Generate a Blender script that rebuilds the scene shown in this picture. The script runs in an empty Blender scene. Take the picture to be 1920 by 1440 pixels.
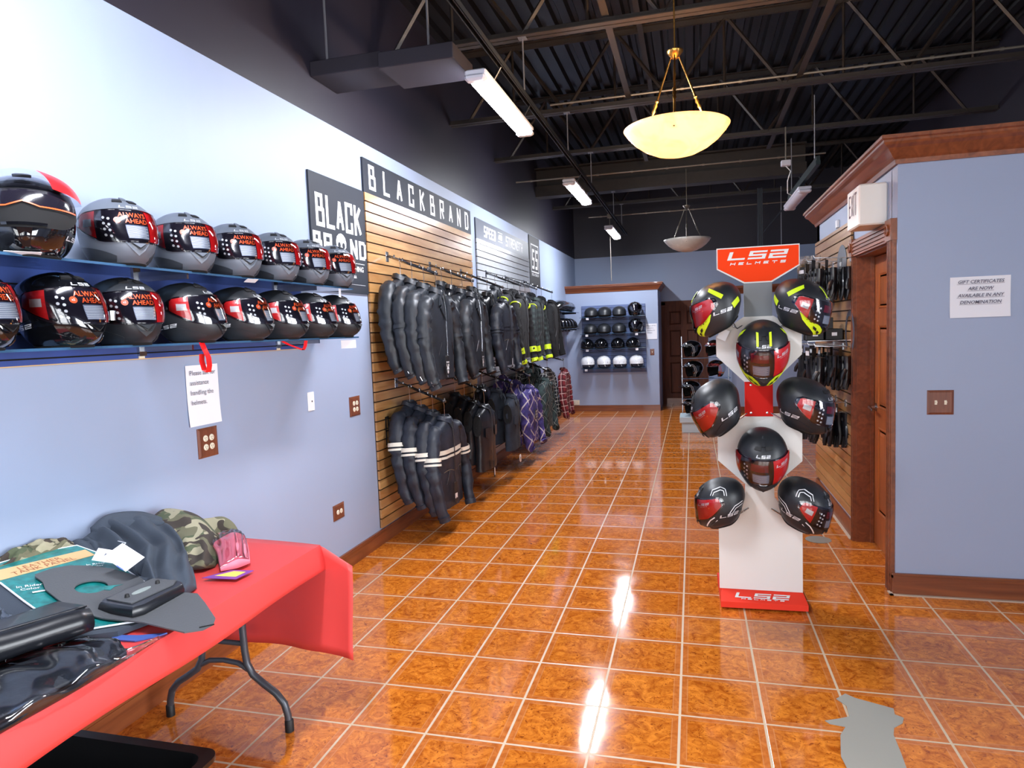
import bpy, math, random
from math import sin, cos, pi, radians as Rd
from mathutils import Vector, Matrix, Euler, noise
random.seed(7)
C = bpy.context.scene.collection
# ------------------------------------------------------------------ mesh builder
class MB:
    def __init__(s): s.v=[]; s.f=[]; s.m=[]
    def add(s, vs, fs, mi=0):
        b=len(s.v); s.v+= [tuple(v) for v in vs]
        for f in fs: s.f.append([b+i for i in f]); s.m.append(mi)
        return s
    def box(s, x0,x1,y0,y1,z0,z1, mi=0, M=None):
        vs=[(x,y,z) for x in(x0,x1) for y in(y0,y1) for z in(z0,z1)]
        if M: vs=[M@Vector(v) for v in vs]
        return s.add(vs,[(0,1,3,2),(4,6,7,5),(0,4,5,1),(2,3,7,6),(0,2,6,4),(1,5,7,3)],mi)
    def bbox(s, x0,x1,y0,y1,z0,z1, b=.004, mi=0):      # box with chamfered edges
        x0,x1=min(x0,x1),max(x0,x1)
        def ring(z,i): return [(x0+i,y0,z),(x1-i,y0,z),(x1,y0+i,z),(x1,y1-i,z),(x1-i,y1,z),(x0+i,y1,z),(x0,y1-i,z),(x0,y0+i,z)]
        def ins(r,d): 
            cx,cy=(x0+x1)/2,(y0+y1)/2
            return [(x+(d if x<cx else -d),y+(d if y<cy else -d),z) for x,y,z in r]
        rs=[ins(ring(z0,b),b),ring(z0+b,b),ring(z1-b,b),ins(ring(z1,b),b)]
        return s.loft(rs,True,mi)
    def loft(s, rings, caps=True, mi=0, closed=True):
        n=len(rings[0]); vs=[p for r in rings for p in r]; fs=[]
        for i in range(len(rings)-1):
            for j in range(n if closed else n-1):
                a=i*n+j; b=i*n+(j+1)%n; fs.append((a,b,b+n,a+n))
        if caps: fs.append(tuple(range(n-1,-1,-1))); k=(len(rings)-1)*n; fs.append(tuple(range(k,k+n)))
        return s.add(vs,fs,mi)
    def tube(s, pts, r, n=8, mi=0, flat=1.0, up=None, caps=True):
        pts=[Vector(p) for p in pts]; rings=[]
        rr = r if isinstance(r,(list,tuple)) else [r]*len(pts)
        u=None
        for i,p in enumerate(pts):
            t=(pts[min(i+1,len(pts)-1)]-pts[max(i-1,0)]).normalized()
            if u is None:
                u=Vector(up) if up else (Vector((0,0,1)) if abs(t.z)<.9 else Vector((1,0,0)))
            u=(u-t*u.dot(t)).normalized(); w=t.cross(u)
            rings.append([tuple(p+u*cos(2*pi*k/n)*rr[i]+w*sin(2*pi*k/n)*rr[i]*flat) for k in range(n)])
        return s.loft(rings,caps,mi)
    def lathe(s, prof, n=24, mi=0, c=(0,0,0), ax='z', caps=False):
        rings=[]
        for r,z in prof:
            if ax=='z': rings.append([(c[0]+r*cos(2*pi*k/n),c[1]+r*sin(2*pi*k/n),c[2]+z) for k in range(n)])
            elif ax=='y': rings.append([(c[0]+r*cos(2*pi*k/n),c[1]+z,c[2]+r*sin(2*pi*k/n)) for k in range(n)])
            else: rings.append([(c[0]+z,c[1]+r*cos(2*pi*k/n),c[2]+r*sin(2*pi*k/n)) for k in range(n)])
        return s.loft(rings,caps,mi)
    def prism(s, poly, h0, h1, mi=0, F=None):           # poly in (u,v), thickness w; F maps (u,v,w)
        F=F or (lambda u,v,w:(u,v,w)); n=len(poly)
        vs=[F(u,v,h0) for u,v in poly]+[F(u,v,h1) for u,v in poly]
        fs=[tuple(range(n-1,-1,-1)),tuple(range(n,2*n))]+[(i,(i+1)%n,(i+1)%n+n,i+n) for i in range(n)]
        return s.add(vs,fs,mi)
    def grid(s, fn, nu, nv, mi=0):
        vs=[fn(i/nu,j/nv) for j in range(nv+1) for i in range(nu+1)]
        fs=[(j*(nu+1)+i,j*(nu+1)+i+1,(j+1)*(nu+1)+i+1,(j+1)*(nu+1)+i) for j in range(nv) for i in range(nu)]
        return s.add(vs,fs,mi)
def mk(name, mb, mats, parent=None, smooth=False, loc=None, rot=None, fix=True):
    me=bpy.data.meshes.new(name); me.from_pydata(mb.v,[],mb.f)
    if not isinstance(mats,(list,tuple)): mats=[mats]
    for m in mats: me.materials.append(m)
    me.polygons.foreach_set('material_index',[min(i,len(mats)-1) for i in mb.m])
    me.update()
    if any('plaid' in m.name for m in mats):
        ul=me.uv_layers.new(name='UVMap'); uv=getattr(mb,'uv',{})
        for p in me.polygons:
            L=[]
            for vi in p.vertices:
                if vi in uv: L.append(list(uv[vi]))
                else: c=mb.v[vi]; L.append([c[0]+.9*c[1],c[2],9])
            mx=max(q[0] for q in L)
            for q in L:
                if mx-q[0]>q[2]/2: q[0]+=q[2]
            for li,q in zip(p.loop_indices,L): ul.data[li].uv=(q[0],q[1])
        fix=False
    if fix:
        import bmesh
        b=bmesh.new(); b.from_mesh(me); bmesh.ops.remove_doubles(b,verts=b.verts,dist=1e-6)
        bmesh.ops.recalc_face_normals(b,faces=b.faces); b.to_mesh(me); b.free()
    if smooth:
        me.polygons.foreach_set('use_smooth',[True]*len(me.polygons))
        if smooth!='all': me.set_sharp_from_angle(angle=Rd(40))
    o=bpy.data.objects.new(name,me); C.objects.link(o)
    if parent: o.parent=parent
    if loc: o.location=loc
    if rot: o.rotation_euler=rot
    return o
def tag(o,label,cat,group=None):
    o['label']=label; o['category']=cat
    if group: o['group']=group
    return o
def thing(name,label,cat,loc=(0,0,0),rot=(0,0,0),group=None,scale=None):
    o=bpy.data.objects.new(name,None); C.objects.link(o); o.location=loc; o.rotation_euler=rot; o.empty_display_size=.05
    if scale: o.scale=scale
    return tag(o,label,cat,group)
def st(o): o['kind']='structure'; return o
KIDS={}
def kids(o): return [c for c in C.objects if c.parent==o]
def dup(root,loc,rot,label,group=None,scale=None):
    def rec(o,par):
        c=o.copy(); C.objects.link(c); c.parent=par
        for k in kids(o): rec(k,c)
        return c
    r=rec(root,None); r.location=loc; r.rotation_euler=rot; r['label']=label
    if scale: r.scale=scale
    if group: r['group']=group
    return r
# ------------------------------------------------------------------ materials
def nd(nt,t,ins=None,**pr):
    n=nt.nodes.new(t)
    for k,v in pr.items(): setattr(n,k,v)
    for k,v in (ins or {}).items():
        if hasattr(v,'is_output'): nt.links.new(v,n.inputs[k])
        else: n.inputs[k].default_value=v
    return n
def mth(nt,op,a,b=None,c=None):
    ins={0:a}
    if b is not None: ins[1]=b
    if c is not None: ins[2]=c
    return nd(nt,'ShaderNodeMath',ins,operation=op).outputs[0]
def mixc(nt,f,a,b):
    n=nt.nodes.new('ShaderNodeMix'); n.data_type='RGBA'
    for k,v in ((0,f),(6,a),(7,b)):
        if hasattr(v,'is_output'): nt.links.new(v,n.inputs[k])
        else: n.inputs[k].default_value=(tuple(v)+(1,) if k and len(v)==3 else v)
    return n.outputs[2]
def base(name):
    m=bpy.data.materials.new(name); m.use_nodes=True; nt=m.node_tree
    return m,nt,nt.nodes['Principled BSDF']
def sc(c):   # sRGB 0-255 -> linear
    return tuple(((x/255)/12.92 if x/255<=.04045 else ((x/255+.055)/1.055)**2.4) for x in c)
def mat(name,col,rough=.5,metal=0,coat=0,bump=0,bscale=60,var=0,vscale=8,spec=None,em=None,es=0,alpha=None,stretch=None,sheen=0):
    m,nt,b=base(name); c=sc(col)+(1,)
    b.inputs['Base Color'].default_value=c; b.inputs['Roughness'].default_value=rough; b.inputs['Metallic'].default_value=metal
    b.inputs['Coat Weight'].default_value=coat; b.inputs['Coat Roughness'].default_value=.05
    if sheen: b.inputs['Sheen Weight'].default_value=sheen
    if spec is not None: b.inputs['Specular IOR Level'].default_value=spec
    if em: b.inputs['Emission Color'].default_value=sc(em)+(1,); b.inputs['Emission Strength'].default_value=es
    tc=None
    if var or bump:
        tc=nd(nt,'ShaderNodeTexCoord').outputs['Object']
        if stretch: tc=nd(nt,'ShaderNodeMapping',{0:tc,3:stretch}).outputs[0]
    if var:
        n=nd(nt,'ShaderNodeTexNoise',{'Vector':tc,'Scale':vscale,'Detail':4.0})
        lo=tuple(x*(1-var) for x in c[:3]); hi=tuple(min(1,x*(1+var)) for x in c[:3])
        r=nd(nt,'ShaderNodeMapRange',{0:n.outputs[0],1:.3,2:.7}).outputs[0]
        nt.links.new(mixc(nt,r,lo,hi),b.inputs['Base Color'])
    if bump:
        n=nd(nt,'ShaderNodeTexNoise',{'Vector':tc,'Scale':bscale,'Detail':5.0})
        bp=nd(nt,'ShaderNodeBump',{'Height':n.outputs[0],'Strength':bump,'Distance':.003})
        nt.links.new(bp.outputs[0],b.inputs['Normal'])
    return m
def film(name,col,alpha,rough=.05):      # clear plastic film: mostly transparent with a glossy face
    m,nt,b=base(name); nt.nodes.remove(b); out=nt.nodes['Material Output']
    tr=nd(nt,'ShaderNodeBsdfTransparent',{0:sc(col)+(1,)}); gl=nd(nt,'ShaderNodeBsdfGlossy',{0:(1,1,1,1),'Roughness':rough})
    fr=nd(nt,'ShaderNodeFresnel',{'IOR':1.5}).outputs[0]
    f=mth(nt,'MAXIMUM',fr,alpha)
    mx=nd(nt,'ShaderNodeMixShader',{0:f,1:tr.outputs[0],2:gl.outputs[0]})
    nt.links.new(mx.outputs[0],out.inputs[0]); return m
def wood(name,c1,c2,rough=.35,axis=2,freq=4,coat=.2,plank=None):
    m,nt,b=base(name); tc=nd(nt,'ShaderNodeTexCoord').outputs['Object']
    s=[14,14,14]; s[axis]=1.2
    mp=nd(nt,'ShaderNodeMapping',{0:tc,3:tuple(s)}).outputs[0]
    n=nd(nt,'ShaderNodeTexNoise',{'Vector':mp,'Scale':freq/4,'Detail':6.0,'Distortion':1.4}).outputs[0]
    r=nd(nt,'ShaderNodeMapRange',{0:n,1:.3,2:.7}).outputs[0]
    col=mixc(nt,r,sc(c1),sc(c2))
    if plank:
        sp=nd(nt,'ShaderNodeSeparateXYZ',{0:tc}); k=mth(nt,'FLOOR',mth(nt,'DIVIDE',sp.outputs[2],plank))
        w=nd(nt,'ShaderNodeTexWhiteNoise',{'W':k},noise_dimensions='1D').outputs[0]
        n2=nd(nt,'ShaderNodeTexNoise',{'Vector':nd(nt,'ShaderNodeCombineXYZ',{0:sp.outputs[1],1:mth(nt,'MULTIPLY',k,3.7)}).outputs[0],'Scale':1.6,'Detail':3.0}).outputs[0]
        f=mth(nt,'ADD',mth(nt,'MULTIPLY',w,.35),mth(nt,'MULTIPLY',n2,.9))
        f=nd(nt,'ShaderNodeMapRange',{0:f,1:.3,2:.95}).outputs[0]
        col=mixc(nt,mth(nt,'MULTIPLY',f,.75),col,sc((118,72,36)))
    nt.links.new(col,b.inputs['Base Color']); b.inputs['Roughness'].default_value=rough; b.inputs['Coat Weight'].default_value=coat
    bp=nd(nt,'ShaderNodeBump',{'Height':n,'Strength':.12,'Distance':.002}); nt.links.new(bp.outputs[0],b.inputs['Normal'])
    return m
def plaid(name,bg,lines,rot=0,rough=.85):
    m,nt,b=base(name); tc=nd(nt,'ShaderNodeTexCoord').outputs['Object']
    mp=nd(nt,'ShaderNodeMapping',{0:nd(nt,'ShaderNodeUVMap').outputs[0],2:(0,0,Rd(rot))}).outputs[0]
    sp=nd(nt,'ShaderNodeSeparateXYZ',{0:mp}); col=sc(bg)+(1,)
    # the weave follows the garment's own unwrapped coordinates
    hx=sp.outputs[0]
    for ax,per,wid,c,ph,op in lines:
        v=hx if ax=='x' else sp.outputs[1]
        f=mth(nt,'FRACT',mth(nt,'ADD',mth(nt,'DIVIDE',v,per),ph+50))
        t=mth(nt,'LESS_THAN',f,wid/per)
        col=mixc(nt,mth(nt,'MULTIPLY',t,op),col,sc(c))
    nt.links.new(col,b.inputs['Base Color']); b.inputs['Roughness'].default_value=rough
    n=nd(nt,'ShaderNodeTexNoise',{'Vector':tc,'Scale':250.0,'Detail':2.0}); bp=nd(nt,'ShaderNodeBump',{'Height':n.outputs[0],'Strength':.2,'Distance':.002}); nt.links.new(bp.outputs[0],b.inputs['Normal'])
    return m
def blotch(name,cols,scale=9,rough=.9):   # camouflage
    m,nt,b=base(name); tc=nd(nt,'ShaderNodeTexCoord').outputs['Object']; col=sc(cols[0])+(1,)
    for i,c in enumerate(cols[1:]):
        mp=nd(nt,'ShaderNodeMapping',{0:tc,1:(i*7.3,i*3.1,i*1.7)}).outputs[0]
        n=nd(nt,'ShaderNodeTexNoise',{'Vector':mp,'Scale':scale,'Detail':1.5,'Distortion':.6}).outputs[0]
        col=mixc(nt,mth(nt,'GREATER_THAN',n,.54),col,sc(c))
    nt.links.new(col,b.inputs['Base Color']); b.inputs['Roughness'].default_value=rough; return m

M={}
M['white']=mat('white_paint',(228,230,232),.4)
M['paper']=mat('white_paper',(236,238,245),.7)
M['ink']=mat('grey_ink',(96,98,118),.8)
M['ink_dark']=mat('dark_ink',(40,42,60),.8)
M['ivory']=mat('ivory_plastic',(232,226,205),.35)
M['brownplate']=wood('burl_brown_plate',(96,52,36),(128,74,52),.4,2,8)
M['trim']=wood('cherry_trim',(104,52,28),(140,78,44),.4,1,5)
M['trimx']=wood('cherry_trim_x',(104,52,28),(140,78,44),.4,0,5)
M['door']=wood('cherry_door',(134,68,30),(176,98,48),.35,2,5)
M['darkdoor']=wood('walnut_door',(74,40,28),(104,58,38),.75,2,5,0)
M['slat']=wood('slatwall_maple',(206,164,108),(170,120,66),.28,1,5,.3,.0752)
M['groove']=mat('groove_dark',(48,32,22),.7)
M['slatpale']=mat('pale_slatwall',(188,192,196),.22,coat=.5,var=.05)
M['bluepanel']=mat('blue_slatwall',(62,84,150),.4,var=.1)
M['steel']=mat('chromed_steel',(170,172,178),.22,1)
M['darksteel']=mat('dark_steel',(60,58,60),.35,.8)
M['beam']=mat('beam_brown_black',(48,41,38),.45,.2,var=.15)
M['strut']=mat('strut_grey',(60,64,72),.4,.6)
M['rod']=mat('threaded_rod',(150,150,158),.4,.7)
M['pipe']=mat('conduit_grey',(120,114,106),.4,.5)
M['brass']=mat('brass',(190,140,70),.25,1,bump=.1,bscale=40)
M['pewter']=mat('dull_pewter',(120,112,100),.4,.8)
M['glass']=film('clear_glass',(206,226,240),.08,.02)
M['glassedge']=mat('glass_edge',(50,86,120),.15,coat=.6)
M['clear']=film('clear_plastic',(240,243,248),.10,.12)
M['black_gloss']=mat('gloss_black',(12,13,17),.08,coat=1)
M['black_matte']=mat('matte_black',(30,33,38),.42,bump=.03,bscale=300)
M['black_plain']=mat('plain_black',(14,14,17),.6)
M['liner']=mat('black_lining',(10,10,13),.95)
M['grey_shell']=mat('matte_grey_shell',(94,100,111),.4)
M['grey_dark']=mat('dark_grey_vents',(52,55,62),.4)
M['silver']=mat('silver_print',(205,208,214),.35,.3)
M['red']=mat('red_sticker',(222,26,32),.35,coat=.2)
M['orange']=mat('orange_dot',(244,92,44),.35,coat=.3)
M['neon']=mat('neon_yellow',(206,235,40),.4)
M['chrome']=mat('bright_chrome',(215,218,225),.08,1)
M['white_gloss']=mat('gloss_white',(232,234,238),.15,coat=.8)
M['greyblock']=mat('grey_print',(120,130,152),.4,coat=.5)
M['visordark']=mat('dark_visor',(26,24,34),.12,coat=1)
M['visor']=film('visor_clear',(248,248,251),.05,.03)
M['signorange']=mat('orange_red_board',(232,62,16),.75,spec=.15)
M['signred']=mat('red_board',(205,34,28),.75,spec=.15)
M['basered']=mat('red_orange_base',(226,54,34),.6,spec=.3)
M['standwhite']=mat('white_board',(220,219,216),.8,spec=.2)
M['standgrey']=mat('grey_board',(128,132,136),.8,spec=.2)
M['leather']=mat('black_leather',(32,36,43),.46,bump=.9,bscale=26,var=.25,vscale=12)
M['leather_worn']=mat('distressed_leather',(32,37,49),.5,bump=.9,bscale=24,var=.35,vscale=14)
M['leather_black']=mat('smooth_black_leather',(20,22,28),.35,bump=.12,bscale=40,coat=.15)
M['denim']=mat('dark_denim',(34,42,56),.9,bump=.3,bscale=260,var=.2,vscale=20)
M['textile']=mat('black_textile',(17,18,22),.85,bump=.3,bscale=200)
M['stripe']=mat('cream_stripe',(222,218,204),.5)
M['stitch']=mat('tan_stitch',(128,116,98),.8)
M['pl_purple']=plaid('purple_plaid',(70,58,128),[('x',.16,.05,(44,38,92),.1,.7),('z',.16,.05,(44,38,92),.1,.6),('x',.16,.014,(206,196,190),.5,.8),('z',.16,.014,(206,196,190),.5,.8)],45)
M['pl_green']=plaid('dark_green_plaid',(26,34,38),[('x',.14,.05,(44,62,62),.1,.7),('z',.14,.05,(44,62,62),.1,.6),('x',.14,.006,(150,150,140),.5,.6),('z',.14,.006,(150,150,140),.5,.6)],45)
M['pl_grey']=plaid('grey_green_plaid',(48,60,60),[('x',.07,.035,(18,22,26),.0,.75),('z',.07,.035,(18,22,26),.0,.75)])
M['pl_white']=plaid('black_white_plaid',(34,38,46),[('x',.055,.02,(16,18,24),.0,.7),('z',.055,.02,(16,18,24),.0,.7),('x',.055,.009,(206,208,206),.6,.8),('z',.055,.009,(206,208,206),.6,.8)])
M['pl_red']=plaid('red_plaid',(120,28,38),[('x',.09,.04,(70,16,26),.0,.75),('z',.09,.04,(70,16,26),.0,.75),('x',.09,.008,(220,190,186),.65,.85),('z',.09,.008,(220,190,186),.65,.85)])
M['cardblack']=mat('black_card',(18,18,20),.5)
M['cloth']=mat('red_plastic_tablecloth',(208,64,62),.45,bump=.05,bscale=6,coat=.1)
M['tableleg']=mat('grey_powder_coat',(66,70,78),.35,.3)
M['tabletop']=mat('white_table_plastic',(200,198,206),.5)
M['teal']=mat('teal_card',(18,118,116),.35,coat=.6,var=.35,vscale=40)
M['tan']=mat('tan_band',(206,172,122),.5)
M['bib']=mat('grey_leatherette',(78,80,84),.7,bump=.35,bscale=160)
M['pants']=mat('charcoal_twill',(56,64,76),.95,bump=.25,bscale=300)
M['camo']=blotch('woodland_camo',[(98,95,74),(74,82,60),(150,144,120),(56,48,42)],11)
M['pink']=mat('pink_cloth',(240,120,140),.7,bump=.2,bscale=60)
M['purple']=mat('purple_card',(120,60,150),.4)
M['yellow']=mat('yellow_print',(232,212,90),.4)
M['bluecard']=mat('blue_card',(70,96,170),.4)
M['tape']=mat('grey_duct_tape',(146,143,134),.55,bump=.15,bscale=30)
M['plinth']=mat('pale_plinth',(176,190,198),.5)
M['binblack']=mat('black_bin',(10,10,12),.3,coat=.2)
M['decal_dark']=mat('slate_decal',(66,70,84),.4)
M['darkpaint']=mat('dark_plum_paint',(34,31,42),.6)
M['deck']=mat('black_deck',(24,23,27),.35,.3)
M['exitface']=mat('exit_face',(232,228,220),.4)
M['exitred']=mat('faded_exit_letters',(96,72,80),.6)

# wall paint: pale periwinkle, slightly mottled
def wallpaint(name,lo=None):
    m,nt,b=base(name); g=nd(nt,'ShaderNodeNewGeometry').outputs['Position']; sp=nd(nt,'ShaderNodeSeparateXYZ',{0:g})
    n=nd(nt,'ShaderNodeTexNoise',{'Vector':g,'Scale':1.3,'Detail':3.0}).outputs[0]
    col=mixc(nt,n,sc((150,164,191)),sc((156,170,197)))
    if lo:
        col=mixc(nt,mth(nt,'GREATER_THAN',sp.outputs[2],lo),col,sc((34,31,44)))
    nt.links.new(col,b.inputs['Base Color']); b.inputs['Roughness'].default_value=.5
    n2=nd(nt,'ShaderNodeTexNoise',{'Vector':g,'Scale':180.0,'Detail':2.0}).outputs[0]
    bp=nd(nt,'ShaderNodeBump',{'Height':n2,'Strength':.06,'Distance':.002}); nt.links.new(bp.outputs[0],b.inputs['Normal'])
    return m
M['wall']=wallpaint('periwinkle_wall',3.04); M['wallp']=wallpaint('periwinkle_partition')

# floor: orange-brown marbled ceramic tiles with pale grout and an inset border line
def floormat():
    T=.33; m,nt,b=base('orange_marbled_tile'); g=nd(nt,'ShaderNodeNewGeometry').outputs['Position']; sp=nd(nt,'ShaderNodeSeparateXYZ',{0:g})
    ux=mth(nt,'DIVIDE',mth(nt,'ADD',sp.outputs[0],1.3977+33),T); uy=mth(nt,'DIVIDE',mth(nt,'ADD',sp.outputs[1],-3.0916+33),T)
    ix=mth(nt,'FLOOR',ux); iy=mth(nt,'FLOOR',uy)
    ex=mth(nt,'ABSOLUTE',mth(nt,'SUBTRACT',mth(nt,'FRACT',ux),.5)); ey=mth(nt,'ABSOLUTE',mth(nt,'SUBTRACT',mth(nt,'FRACT',uy),.5))
    e=mth(nt,'MAXIMUM',ex,ey)
    grout=nd(nt,'ShaderNodeMapRange',{0:e,1:.482,2:.487}).outputs[0]
    w=nd(nt,'ShaderNodeTexWhiteNoise',{'Vector':nd(nt,'ShaderNodeCombineXYZ',{0:ix,1:iy}).outputs[0]},noise_dimensions='2D')
    off=nd(nt,'ShaderNodeVectorMath',{0:g,1:nd(nt,'ShaderNodeVectorMath',{0:w.outputs[1],1:(9,9,9)},operation='MULTIPLY').outputs[0]},operation='ADD').outputs[0]
    n=nd(nt,'ShaderNodeTexNoise',{'Vector':off,'Scale':13.0,'Detail':6.0,'Roughness':.62,'Distortion':2.2}).outputs[0]
    r=nd(nt,'ShaderNodeMapRange',{0:n,1:.33,2:.66}).outputs[0]
    inner=mixc(nt,r,sc((158,76,18)),sc((224,134,46)))
    n3=nd(nt,'ShaderNodeTexNoise',{'Vector':off,'Scale':34.0,'Detail':4.0,'Distortion':3.0}).outputs[0]
    inner=mixc(nt,nd(nt,'ShaderNodeMapRange',{0:n3,1:.56,2:.7}).outputs[0],inner,sc((122,52,16)))
    brd=mixc(nt,r,sc((172,92,38)),sc((200,118,60)))
    isb=nd(nt,'ShaderNodeMapRange',{0:e,1:.395,2:.41}).outputs[0]
    col=mixc(nt,mth(nt,'MULTIPLY',isb,.8),inner,brd)
    ln=mth(nt,'MULTIPLY',mth(nt,'GREATER_THAN',e,.408),mth(nt,'LESS_THAN',e,.418))
    col=mixc(nt,mth(nt,'MULTIPLY',ln,.35),col,sc((216,158,104)))
    col=mixc(nt,mth(nt,'MULTIPLY',w.outputs[0],.12),col,sc((150,72,22)))
    col=mixc(nt,grout,col,sc((196,172,142)))
    nt.links.new(col,b.inputs['Base Color'])
    nr=nd(nt,'ShaderNodeTexNoise',{'Vector':g,'Scale':5.0,'Detail':3.0}).outputs[0]
    rough=mth(nt,'ADD',nd(nt,'ShaderNodeMapRange',{0:nr,1:.3,2:.7,3:.05,4:.11}).outputs[0],mth(nt,'MULTIPLY',grout,.35))
    nt.links.new(rough,b.inputs['Roughness']); b.inputs['IOR'].default_value=1.6
    h=mth(nt,'ADD',mth(nt,'MULTIPLY',grout,-1),mth(nt,'MULTIPLY',n,.03))
    bp=nd(nt,'ShaderNodeBump',{'Height':h,'Strength':.35,'Distance':.002}); nt.links.new(bp.outputs[0],b.inputs['Normal'])
    return m
M['floor']=floormat()

# ------------------------------------------------------------------ lettering
GL={'A':[[(0,0),(.5,1),(1,0)],[(.2,.32),(.8,.32)]],'B':[[(0,0),(0,1),(.8,1),(.8,.56),(1,.5),(1,0),(0,0)],[(0,.53),(.9,.53)]],
'C':[[(1,.72),(1,1),(0,1),(0,0),(1,0),(1,.28)]],'D':[[(0,0),(0,1),(.75,1),(1,.85),(1,.15),(.75,0),(0,0)]],'E':[[(1,1),(0,1),(0,0),(1,0)],[(0,.5),(.85,.5)]],
'G':[[(1,.75),(1,1),(0,1),(0,0),(1,0),(1,.45),(.6,.45)]],'H':[[(0,0),(0,1)],[(1,0),(1,1)],[(0,.5),(1,.5)]],'I':[[(.5,0),(.5,1)]],
'K':[[(0,0),(0,1)],[(0,.42),(1,1)],[(.3,.58),(1,0)]],'L':[[(0,1),(0,0),(1,0)]],'M':[[(0,0),(0,1),(.5,.4),(1,1),(1,0)]],'N':[[(0,0),(0,1),(1,0),(1,1)]],
'O':[[(0,0),(0,1),(1,1),(1,0),(0,0)]],'P':[[(0,0),(0,1),(1,1),(1,.45),(0,.45)]],'R':[[(0,0),(0,1),(1,1),(1,.5),(0,.5)],[(.45,.5),(1,0)]],
'S':[[(1,1),(0,1),(0,.5),(1,.5),(1,0),(0,0)]],'T':[[(0,1),(1,1)],[(.5,1),(.5,0)]],'X':[[(0,0),(1,1)],[(0,1),(1,0)]],'2':[[(0,1),(1,1),(1,.5),(0,.5),(0,0),(1,0)]],'&':[[(1,.5),(.5,0),(0,0),(0,.5),(.8,1),(.3,1),(1,0)]]}
def strokes(txt,h,w,gap,th,shear=0,nseg=1,center=True,thv=None):
    """block lettering -> list of quads [(x,y)*4]"""
    q=[]; x=0; thv=thv or th
    for ch in txt:
        if ch in GL:
            cw = th if ch=='I' else w
            for pl in GL[ch]:
                P=[(x+th/2+p[0]*(cw-th), thv/2+p[1]*(h-thv)) if ch!='I' else (x+cw/2,thv/2+p[1]*(h-thv)) for p in pl]
                for a,b in zip(P,P[1:]):
                    dx,dy=b[0]-a[0],b[1]-a[1]; L=math.hypot(dx,dy) or 1; dx/=L; dy/=L
                    t=th if abs(dy)>abs(dx) else thv; e=(thv if abs(dy)>abs(dx) else th)/2
                    if abs(dx)>.05 and abs(dy)>.05: e=0
                    ax,ay=a[0]-dx*e,a[1]-dy*e; bx,by=b[0]+dx*e,b[1]+dy*e
                    for k in range(nseg):
                        s0,s1=k/nseg,(k+1)/nseg
                        p0=(ax+(bx-ax)*s0,ay+(by-ay)*s0); p1=(ax+(bx-ax)*s1,ay+(by-ay)*s1); nx,ny=-dy*t/2,dx*t/2
                        q.append([(p0[0]+nx,p0[1]+ny),(p0[0]-nx,p0[1]-ny),(p1[0]-nx,p1[1]-ny),(p1[0]+nx,p1[1]+ny)])
            x+=cw+gap
        else: x+=w*.6+gap
    W=x-gap
    if center: q=[[(p[0]-W/2,p[1]-h/2) for p in f] for f in q]
    return [[(p[0]+p[1]*shear,p[1]) for p in f] for f in q]
_tc={}
def ftext(s,size,bold=0,align='CENTER',shear=0,spacing=1):
    """text in the built-in typeface as (verts2d, faces)"""
    k=(s,align,bold,shear,spacing)
    if k not in _tc:
        cu=bpy.data.curves.new('t','FONT'); cu.body=s; cu.size=1; cu.offset=bold; cu.align_x=align; cu.align_y='CENTER'; cu.shear=shear; cu.resolution_u=2; cu.space_line=spacing
        o=bpy.data.objects.new('t',cu); C.objects.link(o); dg=bpy.context.evaluated_depsgraph_get(); dg.update()
        me=o.evaluated_get(dg).to_mesh(); _tc[k]=([(v.co.x,v.co.y) for v in me.vertices],[tuple(p.vertices) for p in me.polygons])
        o.evaluated_get(dg).to_mesh_clear(); bpy.data.objects.remove(o); bpy.data.curves.remove(cu)
    v,f=_tc[k]; return [(a*size,b*size) for a,b in v],f
def put(mb,F,quads,mi=0):      # quads through the mapping F(u,v)
    for i,q in enumerate(quads):      # every stroke lies a hair above the last, so that crossings never share a plane
        P=[Vector(F(*p)) for p in q]; n=(P[1]-P[0]).cross(P[2]-P[1]); n=n.normalized()*((i%13)*3e-5) if n.length>1e-12 else n
        mb.add([p+n for p in P],[tuple(range(len(q)))],mi)
def putt(mb,F,tx,mi=0): mb.add([F(*p) for p in tx[0]],tx[1],mi)
def rect(u0,u1,v0,v1,nu=1,nv=1):
    return [[(u0+(u1-u0)*i/nu,v0+(v1-v0)*j/nv),(u0+(u1-u0)*(i+1)/nu,v0+(v1-v0)*j/nv),(u0+(u1-u0)*(i+1)/nu,v0+(v1-v0)*(j+1)/nv),(u0+(u1-u0)*i/nu,v0+(v1-v0)*(j+1)/nv)] for i in range(nu) for j in range(nv)]
def disc(u,v,r,n=10,ry=None): ry=ry or r; return [(u+r*cos(2*pi*k/n),v+ry*sin(2*pi*k/n)) for k in range(n)]
LS2=lambda h: strokes('LS2',h,h*1.9,h*.42,h*.42,.35,2,thv=h*.21)
HEL=lambda h: strokes('HELMETS',h,h*1.25,h*.75,h*.22,.35,1)
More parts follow.
